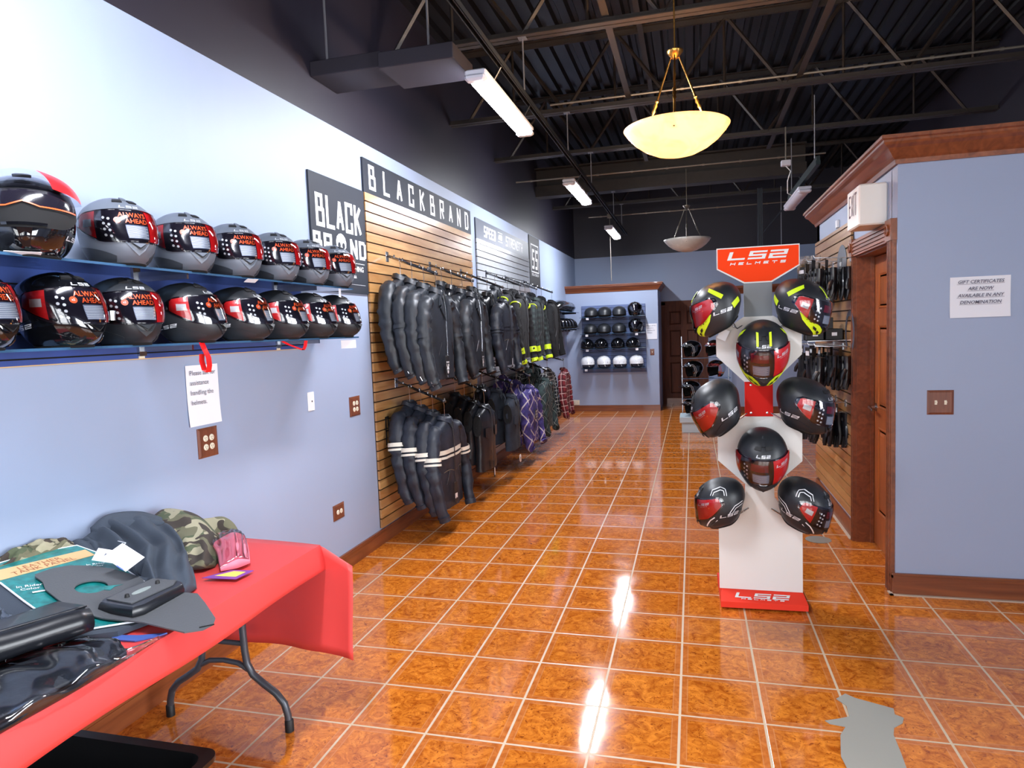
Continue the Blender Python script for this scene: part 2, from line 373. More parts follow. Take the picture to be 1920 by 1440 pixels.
# ------------------------------------------------------------------ SETTING
XL=-2.35; YB=14.17; ZD=4.42; YF=-2.6; XR=3.1
def wall(name,b,m): o=mk(name,b,m); return st(o)
b=MB(); b.box(XL-.1,XR+.1,YF-.1,YB+.1,-.12,0); floor=wall('floor',b,M['floor'])
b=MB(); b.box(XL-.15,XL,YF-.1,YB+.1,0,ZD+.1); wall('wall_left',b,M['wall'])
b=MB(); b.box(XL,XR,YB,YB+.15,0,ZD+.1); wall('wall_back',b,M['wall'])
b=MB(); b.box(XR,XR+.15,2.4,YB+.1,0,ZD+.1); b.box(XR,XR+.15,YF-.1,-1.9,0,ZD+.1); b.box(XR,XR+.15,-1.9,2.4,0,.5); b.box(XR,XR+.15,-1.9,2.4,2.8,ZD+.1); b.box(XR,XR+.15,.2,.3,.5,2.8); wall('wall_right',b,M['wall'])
# front wall behind the camera with the shop windows
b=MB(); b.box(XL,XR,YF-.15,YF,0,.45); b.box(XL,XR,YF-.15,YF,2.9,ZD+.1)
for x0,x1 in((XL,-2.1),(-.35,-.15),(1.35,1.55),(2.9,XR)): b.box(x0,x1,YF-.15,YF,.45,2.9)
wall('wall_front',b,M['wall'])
for i,(x0,x1) in enumerate(((-2.1,-.35),(-.15,1.35),(1.55,2.9))):
    b=MB(); y=YF-.08
    for a in((x0,x0+.05,.45,2.9),(x1-.05,x1,.45,2.9),(x0,x1,.45,.5),(x0,x1,2.85,2.9),(x0,x1,2.2,2.25)): b.box(a[0],a[1],y-.03,y+.03,a[2],a[3])
    w=st(mk('window_%d'%(i+1),b,M['darksteel']))
    g=MB(); g.box(x0+.05,x1-.05,y-.004,y+.004,.5,2.85); mk('window_pane',g,film('window_glass_%d'%i,(248,250,252),.04,.0),w)
for i,(y0,y1) in enumerate(((-1.9,.2),(.3,2.4))):
    b=MB(); x=XR+.08
    for a in((y0,y0+.05,.5,2.8),(y1-.05,y1,.5,2.8),(y0,y1,.5,.55),(y0,y1,2.75,2.8),(y0,y1,2.1,2.15)): b.box(x-.03,x+.03,a[0],a[1],a[2],a[3])
    w=st(mk('window_%d'%(i+4),b,M['darksteel']))
    g=MB(); g.box(x-.004,x+.004,y0+.05,y1-.05,.55,2.75); mk('window_pane',g,film('window_glass_side_%d'%i,(248,250,252),.04,.0),w)
# corrugated steel deck running front to back
b=MB(); rows=[]; x=XL
prof=[]
while x<XR:
    prof+= [(x,ZD-.0),(x+.075,ZD-.0),(x+.095,ZD+.045),(x+.135,ZD+.045)]; x+=.155
prof.append((XR,ZD))
b.loft([[(p[0],YF,p[1]) for p in prof]+[(XR,YF,ZD+.12),(XL,YF,ZD+.12)],[(p[0],YB,p[1]) for p in prof]+[(XR,YB,ZD+.12),(XL,YB,ZD+.12)]],True)
wall('ceiling',b,M['deck'])
# baseboards
def bbd(name,x0,x1,y0,y1,h,m):
    b=MB(); b.box(x0,x1,y0,y1,0,h)
    if x1-x0<y1-y0: b.box(x0 if x0<0 and x0<-2 else x0-.004,x1+.004,y0,y1,h-.022,h-.012)
    else: b.box(x0,x1,y0-.004,y1,h-.022,h-.012)
    st(mk(name,b,m))
bbd('baseboard_left',XL,XL+.016,YF,13.0,.115,M['trim'])
bbd('baseboard_back',-.61,XR,YB-.016,YB,.115,M['trimx'])
# left rear partition with its crown
b=MB(); b.box(XL,-.62,13.0,13.14,0,2.36); b.box(-.76,-.62,13.14,YB,0,2.36); wall('wall_partition_rear',b,M['wallp'])
bbd('baseboard_rear',XL,-.61,12.984,13.0,.115,M['trimx'])
def crown_prof(s=1): return [(0,0),(.014,0),(.02,.022),(.032,.034),(.062,.075),(.08,.088),(.088,.1),(.088,.112),(.1,.118),(.1,.135),(0,.135)]
def crown(name,path,z,mat_,out,s=1.0):
    """path: list of (x,y); out: offset direction at every path point"""
    b=MB(); rings=[]
    for (x,y),(ox,oy) in zip(path,out): rings.append([(x+ox*d*s,y+oy*d*s,z+h*s) for d,h in crown_prof()])
    b.loft(rings,True); return st(mk(name,b,mat_))
crown('trim_1',[(XL,13.0),(-.62,13.0),(-.62,YB)],2.27,M['trimx'],[(0,-1),(1,-1),(1,0)])
# right front booth: side wall (x=1.1) with door, front face (y=4.27)
b=MB(); BX=1.11; BY=4.27; BE=6.8; BH=2.45
b.box(BX,XR,BY,BY+.12,0,BH)                               # front face
b.box(BX,BX+.12,BY+.12,4.38,0,BH); b.box(BX,BX+.12,5.27,BE,0,BH); b.box(BX,BX+.12,4.38,5.27,2.06,BH)
b.box(BX,XR,BE-.12,BE,0,BH); b.box(BX,XR,BY,BE,BH,BH+.06)
wall('wall_booth',b,M['wallp'])
crown('trim_2',[(XR,BY),(BX,BY),(BX,BE),(XR,BE)],BH-.01,M['trim'],[(0,-1),(-1,-1),(-1,1),(0,1)],1.05)
b=MB(); b.box(BX-.016,XR,BY-.016,BY,0,.125); b.box(BX-.016,BX,BY,4.3,0,.125); b.box(BX-.016,BX,5.3,BE,0,.125)
b.box(BX-.022,XR,BY-.022,BY,.1,.112); b.box(BX-.022,BX-.016,BY-.022,4.3,.1,.112)
st(mk('baseboard_right',b,M['trimx']))
b=MB(); b.box(BX-.035,XR,BY-.035,BY-.016,0,.006); b.box(BX-.035,BX-.016,BY-.035,4.3,0,.006); b.box(BX-.035,BX-.016,5.3,BE,0,.006)
st(mk('trim_3',b,mat('caulk',(190,170,150),.8)))
# door 1 : in the side wall
d=bpy.data.objects.new('door_1',None); C.objects.link(d); d.location=(BX,4.825,0); st(d)
b=MB()
for y0,y1 in((-.54,-.435),(.435,.49)):
    b.box(-.022,.0,y0,y1,0,2.05)
    for k in range(3 if y1-y0>.08 else 1): b.box(-.028,-.022,y0+.018+k*.028,y0+.03+k*.028,0,2.05)
b.box(-.022,0,-.435,.435,2.03,2.14)
for k in range(4): b.box(-.03,-.022,-.435,.435,2.043+k*.024,2.056+k*.024)
for y0,y1 in((-.55,-.43),(.425,.495)):
    b.box(-.034,0,y0,y1,2.03,2.15); b.lathe([(.033,0),(.033,-.01),(.024,-.012),(.02,-.004)],20,0,(-.034,(y0+y1)/2,2.09),'x')
mk('door_casing',b,M['trim'],d)
b=MB(); b.box(0,.18,-.445,-.425,0,2.04); b.box(0,.18,.425,.445,0,2.04); b.box(0,.18,-.445,.445,2.02,2.06); b.box(.09,.112,-.425,-.413,0,2.02); b.box(.09,.112,.413,.425,0,2.02); mk('door_jamb',b,M['trim'],d)
b=MB(); X=.115; b.box(X,X+.04,-.424,.424,.01,2.015); 
def panels(b,rects,F):
    for y0,y1,z0,z1 in rects:
        b.loft([[F(y0,z0,0),F(y1,z0,0),F(y1,z1,0),F(y0,z1,0)],[F(y0+.006,z0+.006,.007),F(y1-.006,z0+.006,.007),F(y1-.006,z1-.006,.007),F(y0+.006,z1-.006,.007)],[F(y0+.022,z0+.022,-.002),F(y1-.022,z0+.022,-.002),F(y1-.022,z1-.022,-.002),F(y0+.022,z1-.022,-.002)],[F(y0+.05,z0+.05,.006),F(y1-.05,z0+.05,.006),F(y1-.05,z1-.05,.006),F(y0+.05,z1-.05,.006)]],True)
PR=[(-.33,-.05,.25,.85),(.05,.30,.25,.85),(-.33,-.05,.98,1.55),(.05,.30,.98,1.55),(-.33,-.05,1.66,1.90),(.05,.30,1.66,1.90)]
mk('door_leaf',b,M['door'],d)
b=MB(); panels(b,PR,lambda y,z,o:(X-o,y,z)); mk('door_panels',b,M['door'],d)
b=MB(); b.lathe([(.0,0),(.028,0),(.028,-.006),(.012,-.012),(.012,-.05),(0,-.05)],16,0,(X,.365,.98),'x'); b.tube([(X-.045,.365,.98),(X-.05,.33,.985),(X-.05,.27,.975),(X-.052,.245,.965)],[.011,.011,.010,.008],10); mk('door_handle',b,M['steel'],d,True)
# rear door 2 in the back wall
d=bpy.data.objects.new('door_2',None); C.objects.link(d); d.location=(-.2,YB,0); st(d)
b=MB()
for x0,x1 in((-.41,-.33),(.41,.49)): b.box(x0,x1,-.02,0,0,2.06)
b.box(-.41,.49,-.02,0,2.0,2.08); mk('door_casing',b,M['darkdoor'],d)
b=MB(); b.box(-.33,.41,-.012,0,0,2.0); mk('door_leaf',b,M['darkdoor'],d)
b=MB(); panels(b,[(-.26,-.02,.2,.85),(.08,.32,.2,.85),(-.26,-.02,.95,1.5),(.08,.32,.95,1.5),(-.26,-.02,1.6,1.88),(.08,.32,1.6,1.88)],lambda x,z,o:(x,-.012-o,z)); mk('door_panels',b,M['darkdoor'],d)
b=MB(); b.lathe([(0,-.06),(.02,-.058),(.03,-.045),(.028,-.032),(.01,-.025),(.01,-.012),(.03,-.01),(.03,0)],16,0,(.36,-.012,1.5),'y'); mk('door_knob',b,M['steel'],d,True)
# rear right partition
b=MB(); b.box(.74,XR,12.6,12.72,0,2.2); b.box(.74,.86,12.72,YB,0,2.2); wall('wall_partition_right',b,M['wallp'])
crown('trim_4',[(XR,12.6),(.74,12.6),(.74,YB)],2.1,M['trimx'],[(0,-1),(-1,-1),(-1,0)])
bbd('baseboard_rear_right',.73,XR,12.584,12.6,.115,M['trimx'])

# ------------------------------------------------------------------ ROOF STEEL
ZC=3.70; ZT=4.30
def joist(y,label,webs=True):
    t=thing('roof_joist',label,'joist',(0,y,0),group=None)
    b=MB()
    for s in(-1,1):
        b.box(XL,XR,s*.008,s*.055,ZC,ZC+.006); b.box(XL,XR,s*.008,s*.014,ZC+.006,ZC+.05)
    mk('bottom_chord',b,M['beam'],t)
    b=MB()
    for s in(-1,1):
        b.box(XL,XR,s*.008,s*.055,ZT+.094,ZT+.1); b.box(XL,XR,s*.008,s*.014,ZT+.05,ZT+.094)
    mk('top_chord',b,M['beam'],t)
    x=XL+.2; up=True
    while x<XR-.5:
        z0,z1=(ZC+.03,ZT+.07) if up else (ZT+.07,ZC+.03)
        b=MB(); b.tube([(x,0,z0),(x+.47,0,z1)],.017,4); mk('web',b,M['beam'],t)
        if up:
            b=MB(); b.tube([(x+.47,0,z1),(x+.47,0,ZC+.03)],.012,4); mk('web',b,M['beam'],t)
        x+=.5; up=not up
    return t
joist(4.95,'brown steel roof joist nearest the camera, above the lit bowl pendant')
joist(6.75,'brown steel roof joist with a thin conduit along it, behind the lit bowl')
joist(8.35,'brown steel roof joist, third from the camera')
joist(12.0,'dark steel roof joist farthest back, above the unlit pendant')
t=thing('roof_girder','wide dark steel girder across the room between the third and last joists','beam',(0,10.75,0))
b=MB(); b.box(XL,1.6,-.12,.12,ZC-.02,ZC+.0); b.box(XL,1.6,-.01,.01,ZC,4.1); b.box(XL,1.6,-.12,.12,4.1,4.12); b.box(XL,1.6,-.121,-.11,ZC-.02,ZC+.14); mk('flange',b,M['beam'],t)
for i,(x,w) in enumerate(((-.55,'left of'),(.95,'right of'))):
    b=MB(); b.box(x-.025,x+.025,YF,9.3,ZC+.055,ZC+.061); b.box(x-.003,x+.003,YF,9.3,ZC+.061,ZC+.1); b.box(x+.1,x+.15,YF,9.3,ZT+.03,ZT+.036)
    tag(mk('bridging_angle',b,M['beam']),'long brown steel angle crossing over the joists %s the lit bowl pendant'%w,'beam')
for y,z,x0,x1,lb in((6.68,ZC+.07,-1.3,XR,'thin grey conduit pipe clipped along the second joist'),(9.2,3.62,-2.3,1.6,'thin grey conduit pipe above the second strip light'),(12.2,3.55,-1.75,1.7,'thin grey conduit pipe running above the unlit bowl pendant')):
    b=MB(); b.tube([(x0,y,z),(x1,y,z)],.011,8)
    for k in range(8):
        x=x0+.2+(x1-x0-.3)*k/8; b.tube([(x,y,z),(x+.03,y,z)],.016,8)
    tag(mk('conduit_pipe',b,M['pipe'],None,True),lb,'pipe')
b=MB(); b.tube([(-1.38,12.2,3.55),(-1.38,12.25,2.42)],.006,6); b.box(-1.42,-1.34,12.17,12.22,3.51,3.58)
tag(mk('conduit_pipe',b,M['pipe'],None,True),'thin vertical conduit dropping to the crown of the rear left partition','pipe')
# dark ceiling box on the left
t=thing('duct_box','dark painted box housing hung below the roof at upper left','duct',(-1.75,4.0,3.25))
b=MB(); b.bbox(-.1,.39,0,.39,0,.095,.004); b.bbox(-.6,-.1,0.05,.39,.03,.125,.004); mk('housing',b,M['darkpaint'],t)
for x in(-.5,.2): b=MB(); b.tube([(x,.1,.09),(x,.1,1.17)],.008,6); mk('hanger_rod',b,M['rod'],t)
# strut with strip lights
t=thing('strut_rail','dark slotted metal strut hung lengthwise above the strip lights','rail',(-1.15,7.2,3.27))
b=MB(); y0,y1=-6,5.6
b.box(-.021,-.018,y0,y1,0,.041); b.box(.018,.021,y0,y1,0,.041); b.box(-.021,.021,y0,y1,.038,.041); b.box(-.021,-.012,y0,y1,0,.003); b.box(.012,.021,y0,y1,0,.003)
mk('channel',b,M['strut'],t)
for yy,zz in((4.95,ZC),(6.75,ZC),(8.35,ZC),(10.75,ZC-.02),(12.0,ZC)):
    b=MB(); b.tube([(0,yy-7.2,.03),(0,yy-7.2,zz-3.27+.01)],.006,6); b.box(-.03,.03,yy-7.23,yy-7.17,zz-3.27-.006,zz-3.27); mk('hanger_rod',b,M['rod'],t)
led=mat('led_lens',(255,255,255),.5,em=(243,246,255),es=95)
ledoff=mat('led_lens_off',(206,208,222),.4)
def strip(loc,lens,label,L=1.25,rotz=0,w=.062):
    t=thing('strip_light',label,'light',loc,(0,0,rotz),'strip lights under the ceiling')
    def cap(w,z,n=6): return [(w*cos(pi+pi*k/n),z*sin(pi+pi*k/n)) for k in range(n+1)]
    b=MB(); r=[]
    for y,s in((-L/2,.55),(-L/2+.05,.95),(-L/2+.12,1),(L/2-.12,1),(L/2-.05,.95),(L/2,.55)): r.append([(x*s,y,z*s) for x,z in cap(w,.045)])
    b.loft(r,True); mk('lens',b,lens,t,True)
    b=MB(); b.bbox(-w-.006,w+.006,-L/2-.02,L/2+.02,0,.035,.008); mk('housing',b,ledoff,t)
    for s in(-1,1):
        b=MB(); b.bbox(-w-.004,w+.004,s*L/2-.035,s*L/2+.035,-.035,.004,.012); mk('end_cap',b,ledoff,t)
        b=MB(); b.tube([(.04,s*.4,.03),(.1,s*.4,.12)],.005,6); mk('bracket',b,M['strut'],t)
    return t
ZS=3.16
strip((-1.25,4.72,ZS),led,'bright lit strip light, nearest of the lit row above the jackets')
strip((-1.25,7.95,ZS),led,'bright lit strip light, middle one of the lit row')
strip((-1.25,11.5,ZS),led,'bright lit strip light, farthest of the lit row')
strip((-1.25,1.4,ZS),led,'lit strip light of the same row just above the camera, out of frame')
strip((1.17,8.5,2.98),ledoff,'unlit white strip light hanging right of the red display header',1.15,.0)
t=thing('strut_rail','dark green metal strut hanging over the unlit strip light at right','rail',(1.17,7.9,3.06))
b=MB(); b.box(-.02,.02,-.8,1.2,0,.04); b.box(-.015,.015,-.8,1.2,.04,.08); mk('channel',b,mat('green_steel',(26,40,44),.4,.4),t)
for y in(-.6,1.0): b=MB(); b.tube([(0,y,.04),(0,y,.7)],.005,6); mk('hanger_rod',b,M['rod'],t)
t=thing('junction_box','small white junction box with drooping cord beside the green strut','box',(1.02,8.2,3.3))
b=MB(); b.bbox(-.05,.05,-.04,.04,0,.06,.006); mk('box_body',b,ledoff,t)
b=MB(); b.tube([(0,0,0),(.05,.0,-.06),(.02,.02,-.16),(.03,.1,-.28),(.1,.2,-.3)],.006,6); mk('cord',b,M['white'],t,True)
b=MB(); b.tube([(0,0,.05),(0,0,.42)],.008,6); mk('stem',b,M['pipe'],t)
# dark post behind the red display header
t=thing('ceiling_post','dark metal bracket post dropping from the roof behind the display header','post',(1.05,11.6,2.3))
b=MB(); b.box(-.03,-.015,-.03,.03,0,1.4); b.box(.03,.045,-.03,.03,0,1.4); b.box(-.015,.03,.02,.03,0,1.4); mk('upright',b,M['strut'],t)
b=MB(); b.tube([(.04,0,.7),(.35,0,1.05)],.012,6); mk('brace',b,M['strut'],t)
b=MB(); b.tube([(.32,0,-.2),(.32,0,1.4)],.006,6); mk('drop_rod',b,M['rod'],t)
# pendants
def bowlmat(name,lit):
    m,nt,bs=base(name); tc=nd(nt,'ShaderNodeTexCoord').outputs['Object']
    n=nd(nt,'ShaderNodeTexNoise',{'Vector':tc,'Scale':5.0,'Detail':5.0,'Distortion':1.5}).outputs[0]
    col=mixc(nt,nd(nt,'ShaderNodeMapRange',{0:n,1:.4,2:.62}).outputs[0],sc((255,226,178)) if lit else sc((188,186,178)),sc((255,202,135)) if lit else sc((205,203,196)))
    nt.links.new(col,bs.inputs['Base Color']); bs.inputs['Roughness'].default_value=.3
    if lit:
        nt.links.new(col,bs.inputs['Emission Color']); bs.inputs['Emission Strength'].default_value=.45
        tl=nd(nt,'ShaderNodeBsdfTranslucent',{0:sc((255,226,180))+(1,)}); mx=nd(nt,'ShaderNodeMixShader',{0:.5,1:bs.outputs[0],2:tl.outputs[0]})
        nt.links.new(mx.outputs[0],nt.nodes['Material Output'].inputs[0])
    return m
def pendant(loc,lit,label,R=.325):
    t=thing('bowl_pendant_light',label,'light',loc)
    met=M['brass'] if lit else M['pewter']; 
    b=MB(); pr=[(.001,-.175),(.06,-.172),(.13,-.155),(.2,-.122),(.26,-.078),(.3,-.035),(R,0),(R-.006,.004),(.292,-.03),(.252,-.07),(.195,-.112),(.125,-.145),(.055,-.162),(.001,-.165)]
    b.lathe(pr,48); mk('alabaster_bowl',b,bowlmat('bowl_lit' if lit else 'bowl_unlit',lit),t,'all')
    H=.44
    b=MB(); b.lathe([(.001,H+.03),(.05,H+.028),(.05,H+.02),(.035,H+.0),(.018,H-.02),(.001,H-.02)],20); mk('canopy',b,met,t,True)
    b=MB(); b.tube([(0,0,H+.02),(0,0,ZC+.06-loc[2])],.005,6); mk('stem',b,met,t)
    for k in range(3):
        a=2*pi*k/3+.5; p0=Vector((.03*cos(a),.03*sin(a),H-.01)); p1=Vector(((R-.09)*cos(a),(R-.09)*sin(a),-.02)); b=MB()
        b.tube([p0.lerp(p1,s) for s in(0,.1,.5,.52,.55,.58,.62,.65,.68,1)],[.004,.006,.007,.013,.008,.014,.008,.013,.007,.006],8); mk('arm',b,met,t,True)
        b=MB(); b.lathe([(.001,-.012),(.009,-.008),(.009,0)],10,0,tuple(Vector(((R-.055)*cos(a),(R-.055)*sin(a),-.052)))); mk('finial',b,M['darksteel'],t,True)
    return t
PL=(-.08,4.5,2.83)
pendant(PL,True,'glowing amber alabaster bowl pendant on three brass arms')
pendant((-.055,10.0,2.79),False,'unlit off-white bowl pendant hanging far back')
# ------------------------------------------------------------------ HELMETS
PF=[(0,.118,.086,.086),(.015,.146,.100,.100),(.045,.165,.118,.115),(.08,.163,.140,.125),(.115,.152,.153,.128),(.15,.142,.158,.128),(.185,.126,.150,.120),(.21,.104,.132,.105),(.23,.077,.104,.082),(.245,.046,.068,.053),(.253,.018,.03,.022),(.2555,.0005,.0005,.0005)]
ZM=.12
def prof_at(z):
    z=max(0,min(.2554,z)); i=0
    while i<len(PF)-2 and PF[i+1][0]<z: i+=1
    def g(k,c): return PF[max(0,min(len(PF)-1,k))][c]
    t=(z-PF[i][0])/(PF[i+1][0]-PF[i][0]); out=[]
    for c in(1,2,3):
        p0,p1,p2,p3=g(i-1,c),g(i,c),g(i+1,c),g(i+2,c)
        h=PF[i+1][0]-PF[i][0]
        m1=(p2-p0)/max(1e-6,(g(i+1,0)-g(i-1,0)))*h; m2=(p3-p1)/max(1e-6,(g(i+2,0)-g(i,0)))*h
        if i>=len(PF)-3: v=math.sqrt(max(0,p1*p1+(p2*p2-p1*p1)*t))
        else: v=(2*t**3-3*t*t+1)*p1+(t**3-2*t*t+t)*m1+(-2*t**3+3*t*t)*p2+(t**3-t*t)*m2
        out.append(max(0,v))
    return out
def Hp(a,z,off=0):
    """point of the shell at azimuth a (0 = front, + = wearer's left), height z"""
    def raw(a,z):
        f,bk,w=prof_at(z); s,c=sin(a),cos(a); k=f if c>0 else bk
        n=2.0 if c<0 else 2.0-.34*max(0,1-abs(z-.035)/.075)
        e=2/n
        x=w*math.copysign(abs(s)**e,s); y=-k*math.copysign(abs(c)**e,c)
        lift=.03*max(0,-c)**1.5*max(0,1-z/.12)                    # the rim rises at the nape
        return Vector((x,y,z+lift-ZM))
    p=raw(a,z)
    if off:
        da=raw(a+.02,z)-raw(a-.02,z); dz=raw(a,min(.255,z+.004))-raw(a,max(0,z-.004)); n=da.cross(dz)
        if n.length>1e-9:
            n.normalize(); 
            if n.dot(Vector((p.x,p.y,(z-.1)*.8)))<0: n=-n
            p=p+n*off
    return p
def hshell(b,mi=0,z0=0,z1=.2554,na=48,nz=26,keep=None,off=0):
    zs=[z0+(z1-z0)*(1-(1-k/nz)**1.35) for k in range(nz+1)]
    vs=[Hp(2*pi*i/na,z,off) for z in zs for i in range(na)]; fs=[]
    for j in range(nz):
        for i in range(na):
            am=(2*pi*(i+.5)/na+pi)%(2*pi)-pi; zm=(zs[j]+zs[j+1])/2
            if keep and not keep(am,zm): continue
            fs.append((j*na+i,j*na+(i+1)%na,(j+1)*na+(i+1)%na,(j+1)*na+i))
    if z1>.25: vs.append(Hp(0,.2555)); fs+=[(nz*na+i,nz*na+(i+1)%na,len(vs)-1) for i in range(na)]
    b.add(vs,fs,mi)
def hpatch(b,a0,a1,zlo,zhi,off,mi=0,na=24,nz=8,edge=True):
    """raised patch between azimuths; zlo/zhi functions of s in [-1,1]"""
    G=[[None]*(nz+1) for _ in range(na+1)]
    fl=lambda f,s:f(s) if callable(f) else f
    for i in range(na+1):
        s=-1+2*i/na; a=a0+(a1-a0)*i/na
        for j in range(nz+1):
            z=fl(zlo,s)+(fl(zhi,s)-fl(zlo,s))*j/nz; o=off
            G[i][j]=Hp(a,z,o)
    vs=[p for r in G for p in r]; n=nz+1
    b.add(vs,[(i*n+j,(i+1)*n+j,(i+1)*n+j+1,i*n+j+1) for i in range(na) for j in range(nz)],mi)
    if edge:
        def ring(i,j): 
            s=-1+2*i/na; a=a0+(a1-a0)*i/na; z=fl(zlo,s)+(fl(zhi,s)-fl(zlo,s))*j/nz; return Hp(a,z,-.002)
        for seq in([(i,0) for i in range(na+1)],[(i,nz) for i in range(na+1)],[(0,j) for j in range(nz+1)],[(na,j) for j in range(nz+1)]):
            A=[G[i][j] for i,j in seq]; B_=[ring(i,j) for i,j in seq]; b.loft([A,B_],False,mi,closed=False)
def HF(ac,zc,off,rot=0,mirror=False):
    """mapping of flat artwork (u,v) onto the shell"""
    cr,sr=cos(rot),sin(rot)
    def F(u,v):
        uu=u*cr-v*sr; vv=u*sr+v*cr; z=zc+vv; f,bk,w=prof_at(zc)
        R=math.sqrt((w*cos(ac))**2+((f if cos(ac)>0 else bk)*sin(ac))**2)
        return Hp(ac+uu/R,z,off)
    return F
VLO=lambda s:.074+.012*abs(s)**2+.050*(max(0,abs(s)-.52)/.48)**1.3
VHI=lambda s:.192-.016*abs(s)**2-.016*max(0,abs(s)-.9)*10
A75=Rd(94)
def helmet_meshes(kind):
    """returns list of (partname, MB, materials, smooth)"""
    P=[]; S={'bare':'black_gloss','grey':'grey_shell','gloss':'black_gloss','matte':'black_matte','neon':'black_matte','white':'black_matte','plain':'black_matte'}[kind]
    acc='grey_dark' if kind=='grey' else 'black_plain'
    on_stand=kind in('neon','white','plain')
    b=MB(); hshell(b)
    P.append(('shell',b,[M[S]],'all'))
    b=MB(); r0=[Hp(2*pi*i/40,.002,-.004) for i in range(40)]; r1=[Vector((p.x*.8,p.y*.8,p.z+.012)) for p in r0]; r2=[Vector((p.x*.7,p.y*.7,p.z+.09)) for p in r0]
    b.loft([r0,r1,r2],True); 
    b2=[Hp(2*pi*i/40,.0,.0015) for i in range(40)]; b3=[Vector((p.x*.97,p.y*.97,p.z-.007)) for p in b2]; b.loft([b2,b3,r0],False)
    P.append(('lining',b,[M['liner']],'all'))
    # eye port gasket and tinted visor
    b=MB(); hpatch(b,-A75*1.03,A75*1.03,lambda s:VLO(s)-.005,lambda s:VHI(s)+.005,.002)
    hpatch(b,-A75*.97,A75*.97,VLO,VHI,.0045); P.append(('visor',b,[M['visordark']],True))
    b=MB(); hpatch(b,-A75,A75,VLO,VHI,.0085,0,30,8); P.append(('visor_film',b,[M['visor']],True))
    # printed stickers under the film
    b=MB(); o=.0055
    hpatch(b,Rd(22),Rd(89),lambda s:VLO(.59+.36*s)+.002,lambda s:VHI(.59+.36*s)-.002,o,0,18,7,False)        # red panel, wearer's left
    c0=HF(Rd(-66),.133,o)
    hpatch(b,Rd(-89),Rd(-58),lambda s:VLO(-.95+.33*(1+s)/2)+.002,lambda s:VHI(-.95+.33*(1+s)/2)-.002,o,0,8,5,False)
    if on_stand:
        put(b,HF(Rd(46),.162,o+.0006),LS2(.012),2); put(b,HF(Rd(46),.150,o+.0006),HEL(.0036),2)
        put(b,HF(Rd(60),.137,o+.0006),[disc(0,0,.004)],3)
        
        put(b,HF(Rd(-8),.158,o),rect(-.045,.04,-.016,.018,10,2),5)
        put(b,HF(Rd(-4),.110,o),rect(-.045,.035,-.024,.018,10,2),4)
        for k in range(7): put(b,HF(Rd(-4),.090+k*.0052,o+.0006),rect(-.042,.028-.006*(k%2),-.0005,.0005,8,1),2)
    else:
        put(b,HF(Rd(-3),.1635,o+.0006),strokes('ALWAYS',.0115,.0115,.0032,.0034,0,2) if False else [],3)
        putt(b,HF(Rd(-2),.1700,o+.0006),ftext('ALWAYS',.0235,.02),3)
        putt(b,HF(Rd(3),.1480,o+.0006),ftext('AHEAD',.0235,.02),3)
        put(b,HF(Rd(-25),.150,o+.0006),[disc(0,0,.0115,14)],3)
        putt(b,HF(Rd(-25),.150,o+.0012),ftext('x2',.010,.02),2)
        put(b,HF(Rd(3),.109,o),rect(-.040,.038,-.025,.025,10,3),4)
        for k in range(8): put(b,HF(Rd(3),.0885+k*.0056,o+.0006),rect(-.038,.036-.008*(k%2),-.001,.001,8,1),2)
        put(b,HF(Rd(50),.155,o+.0006),LS2(.010),2)
    for k in range(4):
        for c in(0,1): put(b,HF(Rd(-44+c*7),.096+k*.021-(.004*c),o+.0006),[disc(0,0,.0050,10)],2)
    put(b,HF(Rd(-70),.142,o+.0012),rect(-.019,.019,-.013,.013,4,2),2)
    if kind!='bare': P.append(('visor_sticker',b,[M['red'],M['black_plain'],M['white_gloss'],M['orange'],M['greyblock'],mat('deep_red_print',(110,22,44),.2,coat=.6)],False))
    # chin vent : V shaped scoop
    b=MB()
    for o1,zz in((.004,.062),):
        F=HF(0,zz,.0)
        v=[(-.046,.010),(.046,.010),(.028,-.018),(.0,-.036),(-.028,-.018)]
        def FW(u,v_,w,F=F): 
            p=HF(0,.062,.001+w)(u,v_); return p
        b.prism(v,0,.004,0,FW)
        b.prism([(-.032,.008),(.032,.008),(.016,-.006),(0,-.016),(-.016,-.006)],.004,.0065,1,FW)
        b.prism([(-.026,.005),(.026,.005),(0,-.010)],.0065,.0095,0,FW)
    P.append(('chin_vent',b,[M[S],M['black_plain']],False))
    for sgn in(-1,1):
        b=MB(); hpatch(b,sgn*Rd(38),sgn*Rd(150),lambda s:.004,lambda s:.020+.042*max(0,1-((s-.1)/1.15)**2),.0025,0,16,4)
        if kind!='neon': P.append(('chin_panel',b,[M['grey_dark' if kind=='grey' else S]],True))
    # brow and crown vents
    b=MB()
    for sgn in(-1,1):
        hpatch(b,sgn*Rd(8),sgn*Rd(30),lambda s:.226,lambda s:.236,.0045,0,6,2)
    hpatch(b,Rd(-7),Rd(7),.236,.246,.006,1,4,3)
    P.append(('crown_vent',b,[M['black_plain'],M[S]],True))
    b=MB(); put(b,HF(0,.2075,.0012),LS2(.0105)); P.append(('brow_logo',b,[M['silver']],False))
    if kind!='grey':
        for sgn in(-1,1):
            b=MB(); put(b,HF(sgn*Rd(100),.062 if kind!='neon' else .085,.0045 if kind!='neon' else .003,-sgn*.18),LS2(.017 if on_stand else .014)); P.append(('side_logo',b,[M['silver']],False))
